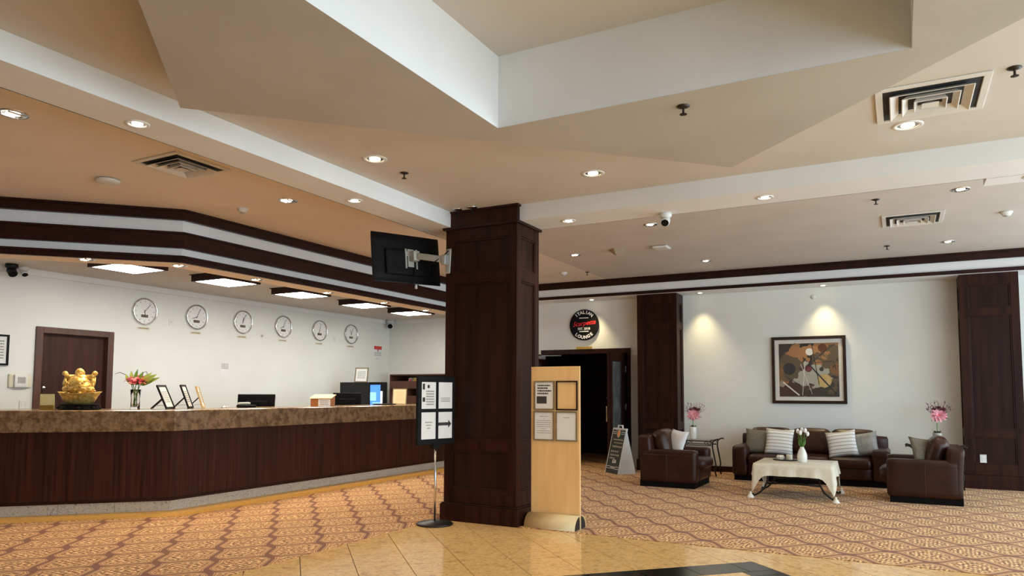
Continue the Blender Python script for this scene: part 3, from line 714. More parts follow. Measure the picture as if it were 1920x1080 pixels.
tv_part(MB().tube([(-4.29, 6.55, 2.90), (-4.31, 6.50, 2.85), (-4.40, 6.47, 2.78), (-4.5, 6.47, 2.74)], .006, 6), 'arm_cable', 'black')

# ================================================================== DOORS
t = thing('office_door', 'dark brown office door in the reception back wall behind the gold statue', 'door', (XL, 5.95, 0))
MB().box(XL-.10, XL-.055, 5.47, 6.42, .01, 2.155).build('door_leaf', 'doorwood', t)
for a in ((5.41, 5.50, 0, 2.21), (6.39, 6.48, 0, 2.21)): MB().box(XL-.15 if 0 else XL+.0005, XL+.03, *a).build('frame_post', 'doorframe', t, bevel=.006)
MB().box(XL+.0005, XL+.03, 5.50, 6.39, 2.125, 2.21).build('frame_head', 'doorframe', t, bevel=.006)
for a in ((5.47, 5.49), (6.40, 6.42)): MB().box(XL-.055, XL+.0005, *a, 0, 2.155).build('jamb', 'doorframe', t)
kn = MB().lathe([(.026, 0), (.026, .006), (.012, .012), (.012, .03), (.028, .045), (.030, .06), (.018, .072), (0, .074)], n=16, mtx=plane_mtx((XL-.055, 5.545, 1.40), (0, 1, 0), (0, 0, 1))).build('knob', 'chrome', t, smooth=True)
# lounge double door: one leaf folded open towards us on the right, one on the left behind the column
t = thing('lounge_door', 'open dark double doors with glazed strips leading into the dark lounge', 'door', (-5.3, YF, 0))
MB().box(DX1-.005, DX1+.055, YF-.03, YF+.15, .004, DH+.07).build('frame_post', 'wood', t); MB().box(DX0-.055, DX0+.005, YF-.03, YF+.15, .004, DH+.07).build('frame_post', 'wood', t)
MB().box(DX0+.005, DX1-.005, YF-.03, YF+.15, DH-.02, DH+.07).build('frame_head', 'wood', t)
for hx, s in ((DX1-.03, 1), (DX0+.03, -1)):
    xa, xb = (hx-.045, hx) if s > 0 else (hx, hx+.045)
    yn = YF-.90
    lf = MB().box(xa, xb, yn, yn+.16, .015, DH-.03).box(xa, xb, YF-.26, YF-.035, .015, DH-.03).box(xa, xb, yn+.16, YF-.26, .015, .45).box(xa, xb, yn+.16, YF-.26, 1.93, DH-.03).build('door_leaf', 'wood', t)
    MB().box(xa+.018, xb-.018, yn+.16, YF-.26, .45, 1.93).build('glass_pane', 'glassd', lf)
    px = xa-.002 if s > 0 else xb
    MB().box(px, px+.002, yn+.30, YF-.36, 1.16, 1.52).build('notice', 'paper', lf)
    hx2 = xa-.045 if s > 0 else xb+.045
    MB().tube([(xa if s > 0 else xb, yn+.09, 1.12), (hx2, yn+.09, 1.12), (hx2, yn+.09, .86), (xa if s > 0 else xb, yn+.09, .86)], .011, 10).build('pull_handle', 'chrome', lf, smooth=True)
    kx = xa if s > 0 else xb
    MB().lathe([(.028, 0), (.028, .008), (.014, .014), (.016, .03), (0, .034)], n=14, mtx=plane_mtx((kx, yn+.07, 1.27), (0, -1 if s > 0 else 1, 0), (0, 0, 1))).build('lock_cylinder', 'chrome', lf, smooth=True)
    for zz in (.35, 1.05, 1.75): MB().box(xb-.004 if s > 0 else xa-.012, xb+.012 if s > 0 else xa+.004, YF-.055, YF-.035, zz, zz+.11).build('hinge', 'chrome', lf)
    MB().box(kx-.05 if s > 0 else kx, kx if s > 0 else kx+.05, YF-.45, YF-.2, DH-.12, DH-.06).build('closer', 'steel', lf)
    MB().tube([(kx-.02*s, YF-.32, DH-.055), (kx-.28*s, YF-.14, DH-.05), (kx-.30*s, YF-.02, DH-.045)], .009, 8).build('closer_arm', 'steel', lf)
tag(MB().box(-5.46, -5.14, YF-.045, YF-.031, DH+.07, DH+.115).build('brass_plaque', 'brass', org=(-5.3, YF-.03, DH+.07), bevel=.003), 'thin brass plaque on top of the lounge door frame', 'plaque')

# round lounge sign
sgc = Vector((-5.306, YF-.022, 2.666)); RS = .300
t = thing('round_sign', 'round black lounge sign with white capitals and red script', 'sign', sgc)
mt = plane_mtx(sgc, (1, 0, 0), (0, 0, 1))
MB().lathe([(0, -.02), (RS*.99, -.02), (RS, -.015), (RS, .010), (RS*.985, .014), (0, .014)], n=48, mtx=mt).build('disc', 'black', t)
def arc_text(mb, word, rad, a0, a1, size, inside):
    for i, ch in enumerate(word):
        a = a0+(a1-a0)*i/(len(word)-1)
        p = Vector((rad*math.cos(a), rad*math.sin(a), .0155)); rr = a-PI/2 if not inside else a+PI/2
        q = mt @ Matrix.Translation(p) @ Matrix.Rotation(rr, 4, 'Z')
        add_text(mb, ch, size, q, bold=.004)
    return mb
w = arc_text(MB(), 'ITALIAN', RS*.80, math.radians(130), math.radians(50), .085, False)
w = arc_text(w, 'LOUNGE', RS*.80, math.radians(230), math.radians(310), .085, True)
w.build('white_capitals', 'white', t)
w = add_text(MB(), 'EST. 2018', .062, mt @ Matrix.Translation((0, -.075, .0155)), bold=.002); w.build('year_lettering', 'white', t)
for zz in (.125, -.135): MB().box(sgc.x-.095, sgc.x+.095, sgc.y-.0165, sgc.y-.0145, sgc.z+zz, sgc.z+zz+.018).build('white_bar', 'white', t)
w = add_text(MB(), 'Scarpetta', .125, mt @ Matrix.Translation((.0, .03, .0165)) @ Matrix.Rotation(.09, 4, 'Z'), shear=.42, bold=.001)
w.build('script_lettering', 'redglow', t)

# painting
t = thing('painting', 'framed abstract painting with a cream mat above the sofa', 'painting', (-1.31, YF, 1.76))
xa, xb, za, zb = -1.885, -.737, 1.195, 2.31
def frame_boxes(t, xa, xb, za, zb, w, y0, y1, mat, nm='frame_bar'):
    for a in ((xa, xb, zb-w, zb), (xa, xb, za, za+w), (xa, xa+w, za+w, zb-w), (xb-w, xb, za+w, zb-w)): MB().box(a[0], a[1], y0, y1, a[2], a[3]).build(nm, mat, t, bevel=.004)
frame_boxes(t, xa, xb, za, zb, .05, YF-.045, YF-.001, 'frame')
MB().box(xa+.05, xb-.05, YF-.018, YF-.001, za+.05, zb-.05).build('mat_board', 'mat', t)
m, nt, ln, b = new_mat('abstract_canvas'); b.inputs['Roughness'].default_value = .6
tc = nt.new('ShaderNodeTexCoord'); n1 = nt.new('ShaderNodeTexVoronoi'); n1.inputs['Scale'].default_value = 5.5; n0 = nt.new('ShaderNodeTexNoise'); n0.inputs['Scale'].default_value = 4; n0.inputs['Detail'].default_value = 5
ad = nt.new('ShaderNodeMix'); ad.data_type = 'RGBA'; ad.inputs[0].default_value = .45; ln.new(tc.outputs['Object'], n0.inputs['Vector']); ln.new(tc.outputs['Object'], ad.inputs[6]); ln.new(n0.outputs['Color'], ad.inputs[7]); ln.new(ad.outputs[2], n1.inputs['Vector'])
rp = nt.new('ShaderNodeValToRGB'); cr = rp.color_ramp; cr.interpolation = 'CONSTANT'
pal = [(.03, .025, .018), (.12, .085, .05), (.30, .24, .17), (.07, .03, .025), (.20, .10, .04), (.38, .36, .30), (.13, .12, .10), (.36, .17, .07), (.05, .04, .03)]
while len(cr.elements) < len(pal): cr.elements.new(.5)
for i, (e, k) in enumerate(zip(cr.elements, pal)): e.position = i/len(pal); e.color = (*k, 1)
sp = nt.new('ShaderNodeSeparateColor'); ln.new(n1.outputs['Color'], sp.inputs[0]); ln.new(sp.outputs[0], rp.inputs[0]); ln.new(rp.outputs[0], b.inputs['Base Color'])
MB().box(xa+.115, xb-.115, YF-.021, YF-.018, za+.115, zb-.115).build('canvas', m, t)
def stroke(t, pts, w, mat, y):
    mb = MB(); P2 = [Vector((p[0], p[1])) for p in pts]
    for p, q in zip(P2[:-1], P2[1:]):
        d = (q-p).normalized(); n = Vector((-d.y, d.x))*w/2
        c = [p-n, q-n, q+n, p+n]; mb.add([(v.x, y, v.y) for v in c], [(0, 1, 2, 3)])
    return mb.build('brush_stroke', mat, t)
cxp, czp = (xa+xb)/2, (za+zb)/2
for a, b2, w, mt_ in (((.40, .42), (-.05, .05), .014, 'ink'), ((0, .1), (.42, -.40), .022, 'ink'), ((.06, .40), (.16, -.25), .012, 'ink'), ((-.42, .30), (-.2, .45), .01, 'ink'), ((-.36, -.10), (.05, -.38), .012, 'ink'), ((-.05, .15), (-.1, -.42), .007, 'mat'), ((-.12, .1), (.05, -.4), .006, 'mat'), ((-.4, -.2), (-.15, -.42), .02, 'mat'), ((.1, .12), (.38, .14), .01, 'ink'), ((.38, .14), (.42, .0), .01, 'ink')):
    stroke(t, [(cxp+a[0], czp+a[1]), (cxp+b2[0], czp+b2[1])], w, mt_, YF-.0215)
for p, r, mt_ in (((.0, 0.02), .055, 'maroon'), ((.2, .01), .035, 'ink'), ((.24, -.18), .11, 'goldfr'), ((.02, .30), .06, 'mat'), ((.22, .36), .07, 'shelfw'), ((-.30, .02), .10, 'ink')):
    q = plane_mtx((cxp+p[0], YF-.0212, czp+p[1]), (1, 0, 0), (0, 0, 1)); MB().lathe([(0, 0), (r, 0)], n=18, mtx=q, cap=False).build('brush_blot', mt_, t)
tag(MB().lathe([(.035, -.012), (.035, .002), (.02, .010), (0, .010)], n=18, mtx=plane_mtx((-1.21, YF-.012, 2.965), (1, 0, 0), (0, 0, 1))).build('wall_sensor', 'whitep', org=(-1.21, YF, 2.965), smooth=True), 'small white round sensor high on the wall above the painting', 'sensor')
def outlet(p, xd, label, s=1):
    t = thing('wall_outlet', label, 'outlet', p); mt = plane_mtx(p, xd, (0, 0, 1))
    MB().box(-.04*s, .04*s, -.062*s, .062*s, .0, .008, mt).build('plate', 'whitep', t, bevel=.002)
    for q in (-.024, .024): MB().box(-.016*s, .016*s, (q-.016)*s, (q+.016)*s, .008, .011, mt).build('socket', 'paper', t)
    return t
outlet((1.042, 12.4715, .43), (1, 0, 0), 'white electrical outlet on the far right pilaster')
outlet((XL, 5.295, 1.172), (0, 1, 0), 'cream wall outlet left of the office door, just above the counter')

# ================================================================== RECEPTION WALL ITEMS
hands = ((40, 175), (25, 250), (22, 8), (22, 245), (10, 200), (28, -15))
for k, y in enumerate((6.947, 7.862, 8.797, 9.732, 10.681, 11.606)):
    t = thing('wall_clock', 'round silver wall clock, %s of six counting from the office door' % ('first', 'second', 'third', 'fourth', 'fifth', 'sixth')[k], 'clock', (XL, y, 2.56), 'world clocks over the desk')
    mt = plane_mtx((XL, y, 2.56), (0, 1, 0), (0, 0, 1))
    MB().lathe([(.205, .0), (.208, .02), (.200, .042), (.190, .046), (.180, .034), (.176, .012)], n=40, mtx=mt, cap=False).build('rim', 'chrome', t, smooth=True)
    MB().lathe([(0, .018), (.178, .018)], n=40, mtx=mt, cap=False).build('dial', 'paper', t)
    mk = MB()
    for h in range(12):
        q = mt @ Matrix.Rotation(-h*PI/6, 4, 'Z'); mk.box(-.004, .004, .135, .160, .0185, .0195, q)
    mk.build('hour_marks', 'greyink', t)
    for nm, a, l, w in (('minute_hand', hands[k][0], .145, .007), ('hour_hand', hands[k][1], .085, .009)):
        q = mt @ Matrix.Rotation(-math.radians(a), 4, 'Z'); MB().box(-w/2, w/2, -.02, l, .021, .023, q).build(nm, 'ink', t)
    MB().box(-.058, .058, -.092, -.048, .0185, .021, mt).build('digital_window', 'brownfr', t)
    mk = MB()
    for h in range(4): mk.box(-.048+h*.026, -.032+h*.026, -.088, -.052, .0212, .0216, mt)
    mk.build('digits', 'ink', t)
    p = thing('city_plate', 'small brass name plate under the %s clock from the office door' % ('first', 'second', 'third', 'fourth', 'fifth', 'sixth')[k], 'plate', (XL, y, 2.305), 'name plates under the clocks')
    mt = plane_mtx((XL, y, 2.305), (0, 1, 0), (0, 0, 1))
    MB().box(-.10, .10, -.022, .022, .0, .005, mt).build('plate', 'paperc', p); fake_lines(MB(), mt @ Matrix.Translation((0, 0, .0056)), .16, .018, 1, th=.9, seed=k).build('lettering', 'brownfr', p)
for p, l in (((XL, 7.405, 2.44), 'small white wall plate between the first and second clocks'), ((XL, 11.12, 2.42), 'small white wall plate between the fifth and sixth clocks')):
    t = thing('switch_plate', l, 'plate', p); mt = plane_mtx(p, (0, 1, 0), (0, 0, 1)); MB().box(-.035, .035, -.055, .055, 0, .007, mt).build('plate', 'whitep', t, bevel=.002); MB().lathe([(.009, .007), (.006, .012), (0, .012)], n=10, mtx=mt).build('screw', 'detgrey', t)
tag(MB().lathe([(.022, 0), (.02, .012), (0, .014)], n=12, mtx=plane_mtx((XL, 9.245, 2.354), (0, 1, 0), (0, 0, 1))).build('wall_button', 'detgrey', org=(XL, 9.245, 2.354), smooth=True), 'tiny grey button on the wall below the third clock', 'button')
def sheet(name, label, y, z, w, h, rows, seed, cat='notice'):
    t = thing(name, label, cat, (XL, y, z)); mt = plane_mtx((XL, y, z), (0, 1, 0), (0, 0, 1))
    MB().box(-w/2, w/2, -h/2, h/2, .0005, .003, mt).build('sheet', 'paper', t)
    fake_lines(MB(), mt @ Matrix.Translation((0, h*.2, .0035)), w*.75, h*.35, rows, seed=seed).build('print', 'greyink', t); return t, mt
sheet('paper_notice', 'white printed sheet taped to the wall below the third clock', 8.46, 1.73, .20, .28, 5, 3)
sheet('paper_slip', 'small white slip on the wall under the red notice', 12.5, 2.08, .12, .05, 1, 4)
t = thing('red_notice', 'small notice with a red heading near the reception corner', 'notice', (XL, 12.51, 2.255)); mt = plane_mtx((XL, 12.51, 2.255), (0, 1, 0), (0, 0, 1))
MB().box(-.135, .135, -.115, .115, .0005, .004, mt).build('panel', 'paper', t); MB().box(-.13, .13, .035, .11, .004, .005, mt).build('heading', 'red', t); MB().box(-.018, .018, -.005, .035, .004, .005, mt).build('arrow_mark', 'red', t)
fake_lines(MB(), mt @ Matrix.Translation((0, -.06, .0052)), .23, .09, 3, seed=8).build('print', 'greyink', t)
t = thing('framed_certificate', 'black framed certificate cut off by the left edge', 'picture', (XL, 4.93, 1.875)); ya, yb, za, zb = 4.78, 5.09, 1.68, 2.07
for a in ((ya, yb, zb-.025, zb), (ya, yb, za, za+.025), (ya, ya+.025, za+.025, zb-.025), (yb-.025, yb, za+.025, zb-.025)): MB().box(XL+.0005, XL+.025, a[0], a[1], a[2], a[3]).build('frame_bar', 'black', t)
MB().box(XL+.0005, XL+.012, ya+.025, yb-.025, za+.025, zb-.025).build('certificate', 'paper', t)
fake_lines(MB(), plane_mtx((XL+.0125, 4.935, 1.88), (0, 1, 0), (0, 0, 1)), .2, .25, 7, seed=6).build('print', 'greyink', t)
t = thing('thermostat', 'white thermostat with a grey display left of the office door', 'thermostat', (XL, 5.245, 1.485))
MB().rbox(XL+.0005, XL+.02, 5.105, 5.385, 1.40, 1.575, .008).build('back_plate', 'paperc', t, smooth=True)
MB().rbox(XL+.02, XL+.045, 5.165, 5.325, 1.40, 1.57, .010).build('body', 'whitep', t, smooth=True)
MB().box(XL+.045, XL+.047, 5.20, 5.295, 1.455, 1.535).build('display', 'detgrey', t)

# ================================================================== ON THE COUNTER
ZC = 1.145
def easel_frame(base, face, label, fm, hh=.30, ww=.22, tilt=.36, cat='photo frame', prop=True):
    """picture frame propped on the counter; face = direction the picture looks"""
    t = thing('photo_frame', label, cat, base); f = Vector(face).normalized(); s = Vector((-f.y, f.x, 0)); up = (Vector((0, 0, 1))*math.cos(tilt)-f*math.sin(tilt)).normalized()
    mt = plane_mtx(Vector(base), s, up)
    w = .022
    for a in ((-ww/2, ww/2, hh-w, hh), (-ww/2, ww/2, 0, w), (-ww/2, -ww/2+w, w, hh-w), (ww/2-w, ww/2, w, hh-w)): MB().box(a[0], a[1], a[2], a[3], -.008, .010, mt).build('frame_bar', fm, t)
    MB().box(-ww/2+w, ww/2-w, w, hh-w, -.004, .002, mt).build('print_sheet', 'paper', t)
    fake_lines(MB(), mt @ Matrix.Translation((0, hh/2, .0025)), ww*.6, hh*.5, 6, seed=int(hh*100)).build('print', 'greyink', t)
    MB().box(-ww/2+w, ww/2-w, w, hh-w, -.0075, -.0045, mt).build('back_board', 'paperc', t)
    a = mt @ Vector((0, hh*.52, -.010)); e = Vector(base)-f*(hh*math.sin(tilt)+.10); e.z = base[2]+.002
    d = e-a; q = plane_mtx(a, s, d)
    MB().box(-.03, .03, 0, d.length, -.004, .004, q).build('easel_leg', 'black', t)
    if prop: MB().tube([mt @ Vector((0, .05, -.01)), e+(a-e)*.25], .003, 6).build('brace', 'steel', t)
    return t
easel_frame((-7.79, 5.81, ZC+.004), (.864, .50, 0), 'black framed card on the counter, nearest of the three, leaning towards the right', 'black', .31, .24, .42)
easel_frame((-7.86, 6.15, ZC+.004), (.80, .60, 0), 'black framed card on the counter, middle one of three', 'black', .31, .22, .36)
easel_frame((-7.87, 6.35, ZC+.004), (.748, .664, 0), 'light wood framed card on the counter, right one of three', 'goldfr', .29, .20, .32)
t = thing('yellow_card', 'small yellow folded card standing at the left on the counter', 'card', (-8.66, 4.85, ZC)); s = Vector((.88, .47, 0)); mt = plane_mtx((-8.66, 4.85, ZC), s, (0, 0, 1))
MB().box(-.08, .08, 0, .175, .0, .003, mt).build('front_leaf', 'yellow', t); MB().box(-.08, .08, 0, .05, .0031, .0038, mt).build('printed_band', 'brass', t)
q = plane_mtx(Vector((-8.66, 4.85, ZC))+Vector((-.47, .88, 0))*.022, s, Vector((.47, -.88, 9))); MB().box(-.08, .08, 0, .178, -.003, 0, q).build('rear_leaf', 'yellow', t)
# gold statue
sb = Vector((-8.34, 5.03, ZC))
t = thing('gold_statue', 'golden lucky figure rising from a boat-shaped ingot on a black stand', 'statue', sb)
sm = MB(); sd = Vector((.88, .47, 0)); fd = Vector((.47, -.88, 0))
def SP(u, v, z): return sb+sd*u+fd*v+Vector((0, 0, z))
st = MB(); st.lathe([(.27, .0), (.28, .012), (.255, .03), (.27, .055), (.285, .062), (.25, .066), (0, .066)], sb, 28, 1, .62)
for k in range(8):
    a = 2*PI*k/8; st.sphere((sb.x+.255*math.cos(a), sb.y+.16*math.sin(a), sb.z+.02), .035, .035, .02, 8, 6)
st.build('stand', 'black', t, smooth=True)
bo = MB(); n = 28; prof = [(.12, .066), (.16, .085), (.19, .14), (.225, .185), (.235, .19), (.20, .175), (0, .165)]
vs = []
for k in range(n):
    a = 2*PI*k/n
    for i, (r, z) in enumerate(prof):
        lift = .02*abs(math.cos(a))**3*(1 if i in (3, 4) else 0)
        vs.append(sb+sd*(r*1.05*math.cos(a))+fd*(r*.62*math.sin(a))+Vector((0, 0, z+lift)))
m_ = len(prof); bo.add(vs, [(k*m_+i, ((k+1) % n)*m_+i, ((k+1) % n)*m_+i+1, k*m_+i+1) for k in range(n) for i in range(m_-1)])
bo.build('ingot', 'gold', t, smooth=True)
rn = random.Random(3); body = MB()
lump = lambda t_, a: 1+.05*math.sin(5*a+3*t_)+.04*math.sin(9*a-7*t_)
body.sphere(SP(0, 0, .255), .165, .12, .095, 24, 14, lump)                 # folded robe and legs
body.sphere(SP(0, .02, .305), .125, .11, .085, 22, 14, lump)               # belly
body.sphere(SP(0, .0, .355), .105, .085, .06, 20, 12)                      # chest
body.sphere(SP(0, .015, .425), .047, .047, .052, 18, 12); body.sphere(SP(0, .05, .408), .022, .02, .025, 10, 8)
for q in (-1, 1): body.sphere(SP(.047*q, .012, .42), .012, .01, .024, 8, 6)
for s_ in (-1, 1):
    body.tube([SP(.07*s_, 0, .37), SP(.135*s_, .01, .375), SP(.165*s_, .01, .405)], .034, 8, .65); body.sphere(SP(.172*s_, .01, .415), .030, n=12, m=8)
    body.sphere(SP(.125*s_, .03, .235), .06, .055, .042, 14, 8, lump); body.tube([SP(.15*s_, .0, .37), SP(.165*s_, .02, .30), SP(.14*s_, .03, .22)], .03, 8, .6)
for k in range(22):
    a = rn.uniform(PI, 2*PI); zz = rn.uniform(.19, .25); r = .165
    p = SP(r*math.cos(a), -r*.75*math.sin(a), zz); body.lathe([(.020, -.004), (.022, 0), (.020, .004)], p, 10)
for k in range(9):
    a = -1.2+2.4*k/8; body.sphere(SP(.115*math.sin(a), .095+.02*math.cos(a), .345-.06*math.cos(a)), .013, n=8, m=6)   # bead necklace
body.build('figure', 'gold', t, smooth=True)
# flower vase on the counter
def blade(mb, p0, p1, w, sag=0, up=Vector((0, 0, 1))):
    """a leaf or petal: pointed, slightly folded"""
    p0 = Vector(p0); p1 = Vector(p1); d = p1-p0; s = d.cross(up); s = s.normalized() if s.length > 1e-6 else Vector((1, 0, 0)); nrm = s.cross(d).normalized(); vs = []; k = 5
    for i in range(k+1):
        t_ = i/k; ww = w*math.sin(PI*min(1, .12+t_*.88))**.8; c = p0+d*t_+nrm*(sag*math.sin(PI*t_)*d.length)
        vs += [c-s*ww/2+nrm*ww*.15, c, c+s*ww/2+nrm*ww*.15]
    fs = []
    for i in range(k): 
        for j in range(2): a = i*3+j; fs.append((a, a+1, a+4, a+3))
    return mb.add(vs, fs)
def bloom(c, axis, r, n, layers, mat, t, name='bloom', rn=random):
    mb = MB(); ax = Vector(axis).normalized(); e1 = ax.orthogonal().normalized(); e2 = ax.cross(e1)
    for L in range(layers):
        el = .15+.95*L/layers; nn = max(4, n-2*L)
        for k in range(nn):
            a = 2*PI*(k+.5*L)/nn+rn.uniform(-.1, .1); d = (e1*math.cos(a)+e2*math.sin(a))*math.cos(el)+ax*math.sin(el)
            blade(mb, Vector(c), Vector(c)+d*r*(1-.13*L)*rn.uniform(.9, 1.08), r*.42, .12, ax)
    return mb.build(name, mat, t, smooth=True)
vb = Vector((-8.10, 5.56, ZC)); rn = random.Random(5)
t = thing('flower_vase', 'clear glass vase of coral flowers and lime leaves on the counter', 'vase', vb)
MB().lathe([(.055, 0), (.052, .02), (.048, .12), (.058, .235), (.054, .235), (.044, .12), (.046, .03), (0, .025)], vb, 20).build('glass_body', 'glass', t, smooth=True)
for k in range(5):
    a = k*1.256; MB().tube([vb+Vector((.02*math.cos(a), .02*math.sin(a), .03)), vb+Vector((.015*math.cos(a+1), .015*math.sin(a+1), .15)), vb+Vector((.05*math.cos(a), .05*math.sin(a), .30))], .005, 6).build('stem', 'leaf', t, smooth=True)
for (u, v, z, r) in ((-.04, .03, .33, .10), (.07, .05, .32, .11), (.02, -.04, .36, .09), (.03, .08, .30, .09)):
    bloom(vb+sd*u+fd*v+Vector((0, 0, z)), sd*u*2+fd*v+Vector((0, 0, .35)), r, 9, 3, 'hotpink' if u > 0 else 'pink', t, rn=rn)
for (u, z, w, mt_) in ((-.13, .42, .05, 'leafl'), (-.05, .46, .055, 'leafl'), (.03, .48, .05, 'leaf'), (.10, .45, .05, 'leaf'), (.19, .44, .06, 'leafl'), (.27, .42, .06, 'leafl'), (.24, .37, .06, 'leafl'), (.30, .38, .05, 'leafl')):
    blade(MB(), vb+sd*u*.3+Vector((0, 0, .29)), vb+sd*u+fd*rn.uniform(-.03, .05)+Vector((0, 0, z)), w, .15, fd).build('leaf', mt_, t, smooth=True)
MB().tube([vb+sd*-.04+Vector((0, 0, .3)), vb+sd*-.13+Vector((0, 0, .41)), vb+sd*-.20+Vector((0, 0, .44)), vb+sd*-.26+Vector((0, 0, .42))], .006, 6, .4).build('tendril', 'leafd', t, smooth=True)
MB().tube([vb+sd*.06+Vector((0, 0, .36)), vb+sd*.08+Vector((0, 0, .44)), vb+sd*.12+Vector((0, 0, .45)), vb+sd*.14+Vector((0, 0, .40))], .006, 6, .5).build('tendril', 'leafd', t, smooth=True)
tag(MB().lathe([(.045, 0), (.045, .006), (.038, .018), (.02, .028), (0, .03)], (-7.80, 6.62, ZC), 18).build('service_bell', 'chrome', org=(-7.80, 6.62, ZC), smooth=True), 'small silver dome bell on the counter left of the first monitor', 'bell')
# monitors on the staff desk, seen from behind
def monitor(c, face, w, label, zt, zb, tilt=.25):
    c = Vector(c); f = Vector(face).normalized(); s = Vector((-f.y, f.x, 0)); up = (Vector((0, 0, 1))*math.cos(tilt)-f*math.sin(tilt)).normalized()
    t = thing('computer_monitor', label, 'monitor', (c.x, c.y, .74)); h = (zt-zb)/math.cos(tilt)
    mt = plane_mtx((c.x, c.y, zb), s, up)
    MB().box(-w/2, w/2, 0, h, -.025, 0, mt).build('panel', 'black', t, bevel=.006)
    MB().box(-w/2+.01, w/2-.01, .012, h-.01, .0005, .002, mt).build('screen', 'darkgrey', t)
    MB().box(-w*.3, w*.3, h*.15, h*.75, -.05, -.025, mt).build('back_housing', 'black', t, bevel=.012)
    MB().box(-w*.22, -w*.08, h*.42, h*.48, -.0505, -.0495, mt).build('vent_slot', 'darkgrey', t)
    MB().box(w*.02-.02, w*.12, h*.38, h*.46, -.052, -.05, mt).build('badge', 'steel', t)
    pb = mt @ Vector((0, h*.3, -.05))
    MB().tube([pb, (pb.x, pb.y, .76)], .022, 10).build('stand_neck', 'black', t, smooth=True)
    MB().lathe([(.12, 0), (.12, .012), (.02, .02)], (pb.x, pb.y, .741), 20).build('stand_base', 'black', t, smooth=True)
    return t
monitor((-8.33, 7.62, 0), (-.80, .55, 0), .52, 'black monitor seen from behind near the middle of the counter', 1.325, .98)
monitor((-8.46, 9.75, 0), (-.72, .65, 0), .48, 'black monitor seen from behind in front of the blue screen', 1.35, .98)
t = thing('telephone', 'silver and black desk phone on the counter beside the first monitor', 'telephone', (-7.86, 7.03, ZC))
MB().rbox(-7.95, -7.77, 6.93, 7.13, ZC, ZC+.035, .012).build('base', 'black', t, smooth=True); MB().rbox(-7.94, -7.88, 6.93, 7.13, ZC+.033, ZC+.07, .018).build('handset', 'steel', t, smooth=True)
t = thing('suggestion_box', 'orange wooden box with sloping lid and white printed label', 'box', (-7.66, 8.35, ZC))
mt = plane_mtx((-7.66, 8.35, ZC), (.88, .47, 0), (0, 0, 1)); w2, d2 = .115, .13
vs = [(-w2-.07, 0, -d2), (w2, 0, -d2), (w2, 0, d2), (-w2-.07, 0, d2), (-w2-.07, .165, -d2), (w2, .165, -d2), (w2, .115, d2), (-w2-.07, .115, d2)]
MB().add([mt @ Vector(v) for v in vs], [(0, 1, 2, 3), (7, 6, 5, 4), (0, 4, 5, 1), (1, 5, 6, 2), (2, 6, 7, 3), (3, 7, 4, 0)]).build('body', 'orangew', t)
vs = [(-w2-.085, .1665, -d2-.01), (w2+.015, .1665, -d2-.01), (w2+.015, .1125, d2+.015), (-w2-.085, .1125, d2+.015)]
MB().add([mt @ Vector(v) for v in vs]+[mt @ (Vector(v)+Vector((0, .012, 0))) for v in vs], [(0, 1, 2, 3), (7, 6, 5, 4), (0, 4, 5, 1), (1, 5, 6, 2), (2, 6, 7, 3), (3, 7, 4, 0)]).build('lid', 'peach', t)
lm = mt @ Matrix.Translation((.02, .055, d2+.0015)); MB().box(-.09, .09, -.05, .052, -.001, .001, lm).build('label', 'paper', t)
fake_lines(MB(), lm @ Matrix.Translation((0, 0, .0016)), .13, .075, 3, seed=9).build('print', 'greyink', t)
# kiosk cabinet, brochure rack
t = thing('check_in_kiosk', 'black kiosk cabinet with a bright blue screen behind the counter', 'kiosk', (-9.0, 10.9, 0))
MB().box(-9.63, -8.90, 10.9, 11.35, 0, 1.552).build('cabinet', 'darkgrey', t, bevel=.006)
MB().box(-8.898, -8.55, 10.88, 11.0, .9, 1.552).build('screen_housing', 'black', t, bevel=.012)
MB().box(-8.86, -8.62, 10.877, 10.8795, .95, 1.50).build('screen', 'screenb', t)
MB().box(-8.86, -8.72, 10.8755, 10.8768, 1.20, 1.36).build('screen_tile', 'screenl', t); MB().box(-8.80, -8.62, 10.8755, 10.8768, .98, 1.17).build('screen_tile', 'screenl', t)
MB().box(-8.615, -8.57, 10.877, 10.8795, .95, 1.38).build('screen_bar', 'screenw', t)
MB().box(-8.70, -8.50, 11.0, 11.2, 0, .9).build('pedestal', 'black', t)
t = easel_frame((-9.32, 11.15, 1.5525), (.35, -.94, 0), 'black framed notice standing on top of the kiosk cabinet', 'brownfr', .30, .27, .22, 'sign')
t = thing('brochure_rack', 'dark brown wooden brochure rack at the end of the counter', 'shelf', (-9.0, 12.6, 0))
rx0, rx1, ry0, ry1, rt = -9.62, -7.9, 12.45, 12.87, 1.745
MB().box(rx0, rx0+.03, ry0, ry1, 0, rt).build('side_panel', 'shelfw', t); MB().box(rx1-.03, rx1, ry0, ry1, 0, rt).build('side_panel', 'shelfw', t)
MB().box(rx0+.03, rx1-.03, ry0, ry1, rt-.025, rt).build('top_panel', 'shelfw', t); MB().box(rx0+.03, rx1-.03, ry1-.02, ry1, 0, rt-.025).build('back_panel', 'shelfw', t)
for zz in (1.46, 1.15, .8): MB().box(rx0+.03, rx1-.03, ry0+.10, ry1-.02, zz-.02, zz).build('shelf_board', 'shelfw', t)
for za, zb in ((1.44, 1.60), (1.12, 1.29)): MB().box(rx0+.03, rx1-.03, ry0, ry0+.02, za, zb).build('lip_board', 'shelfw', t)
for xx in (-9.18, -8.75, -8.3): MB().box(xx, xx+.02, ry0+.02, ry1-.02, .8, 1.44).build('divider', 'shelfw', t)
rn = random.Random(11)
places = ('upper shelf', 'upper shelf', 'upper shelf', 'upper shelf', 'lower shelf', 'lower shelf', 'lower shelf')
bm_ = ['paper', 'peach', 'whitep', 'paperc', 'paper', 'cushg', 'whitep']
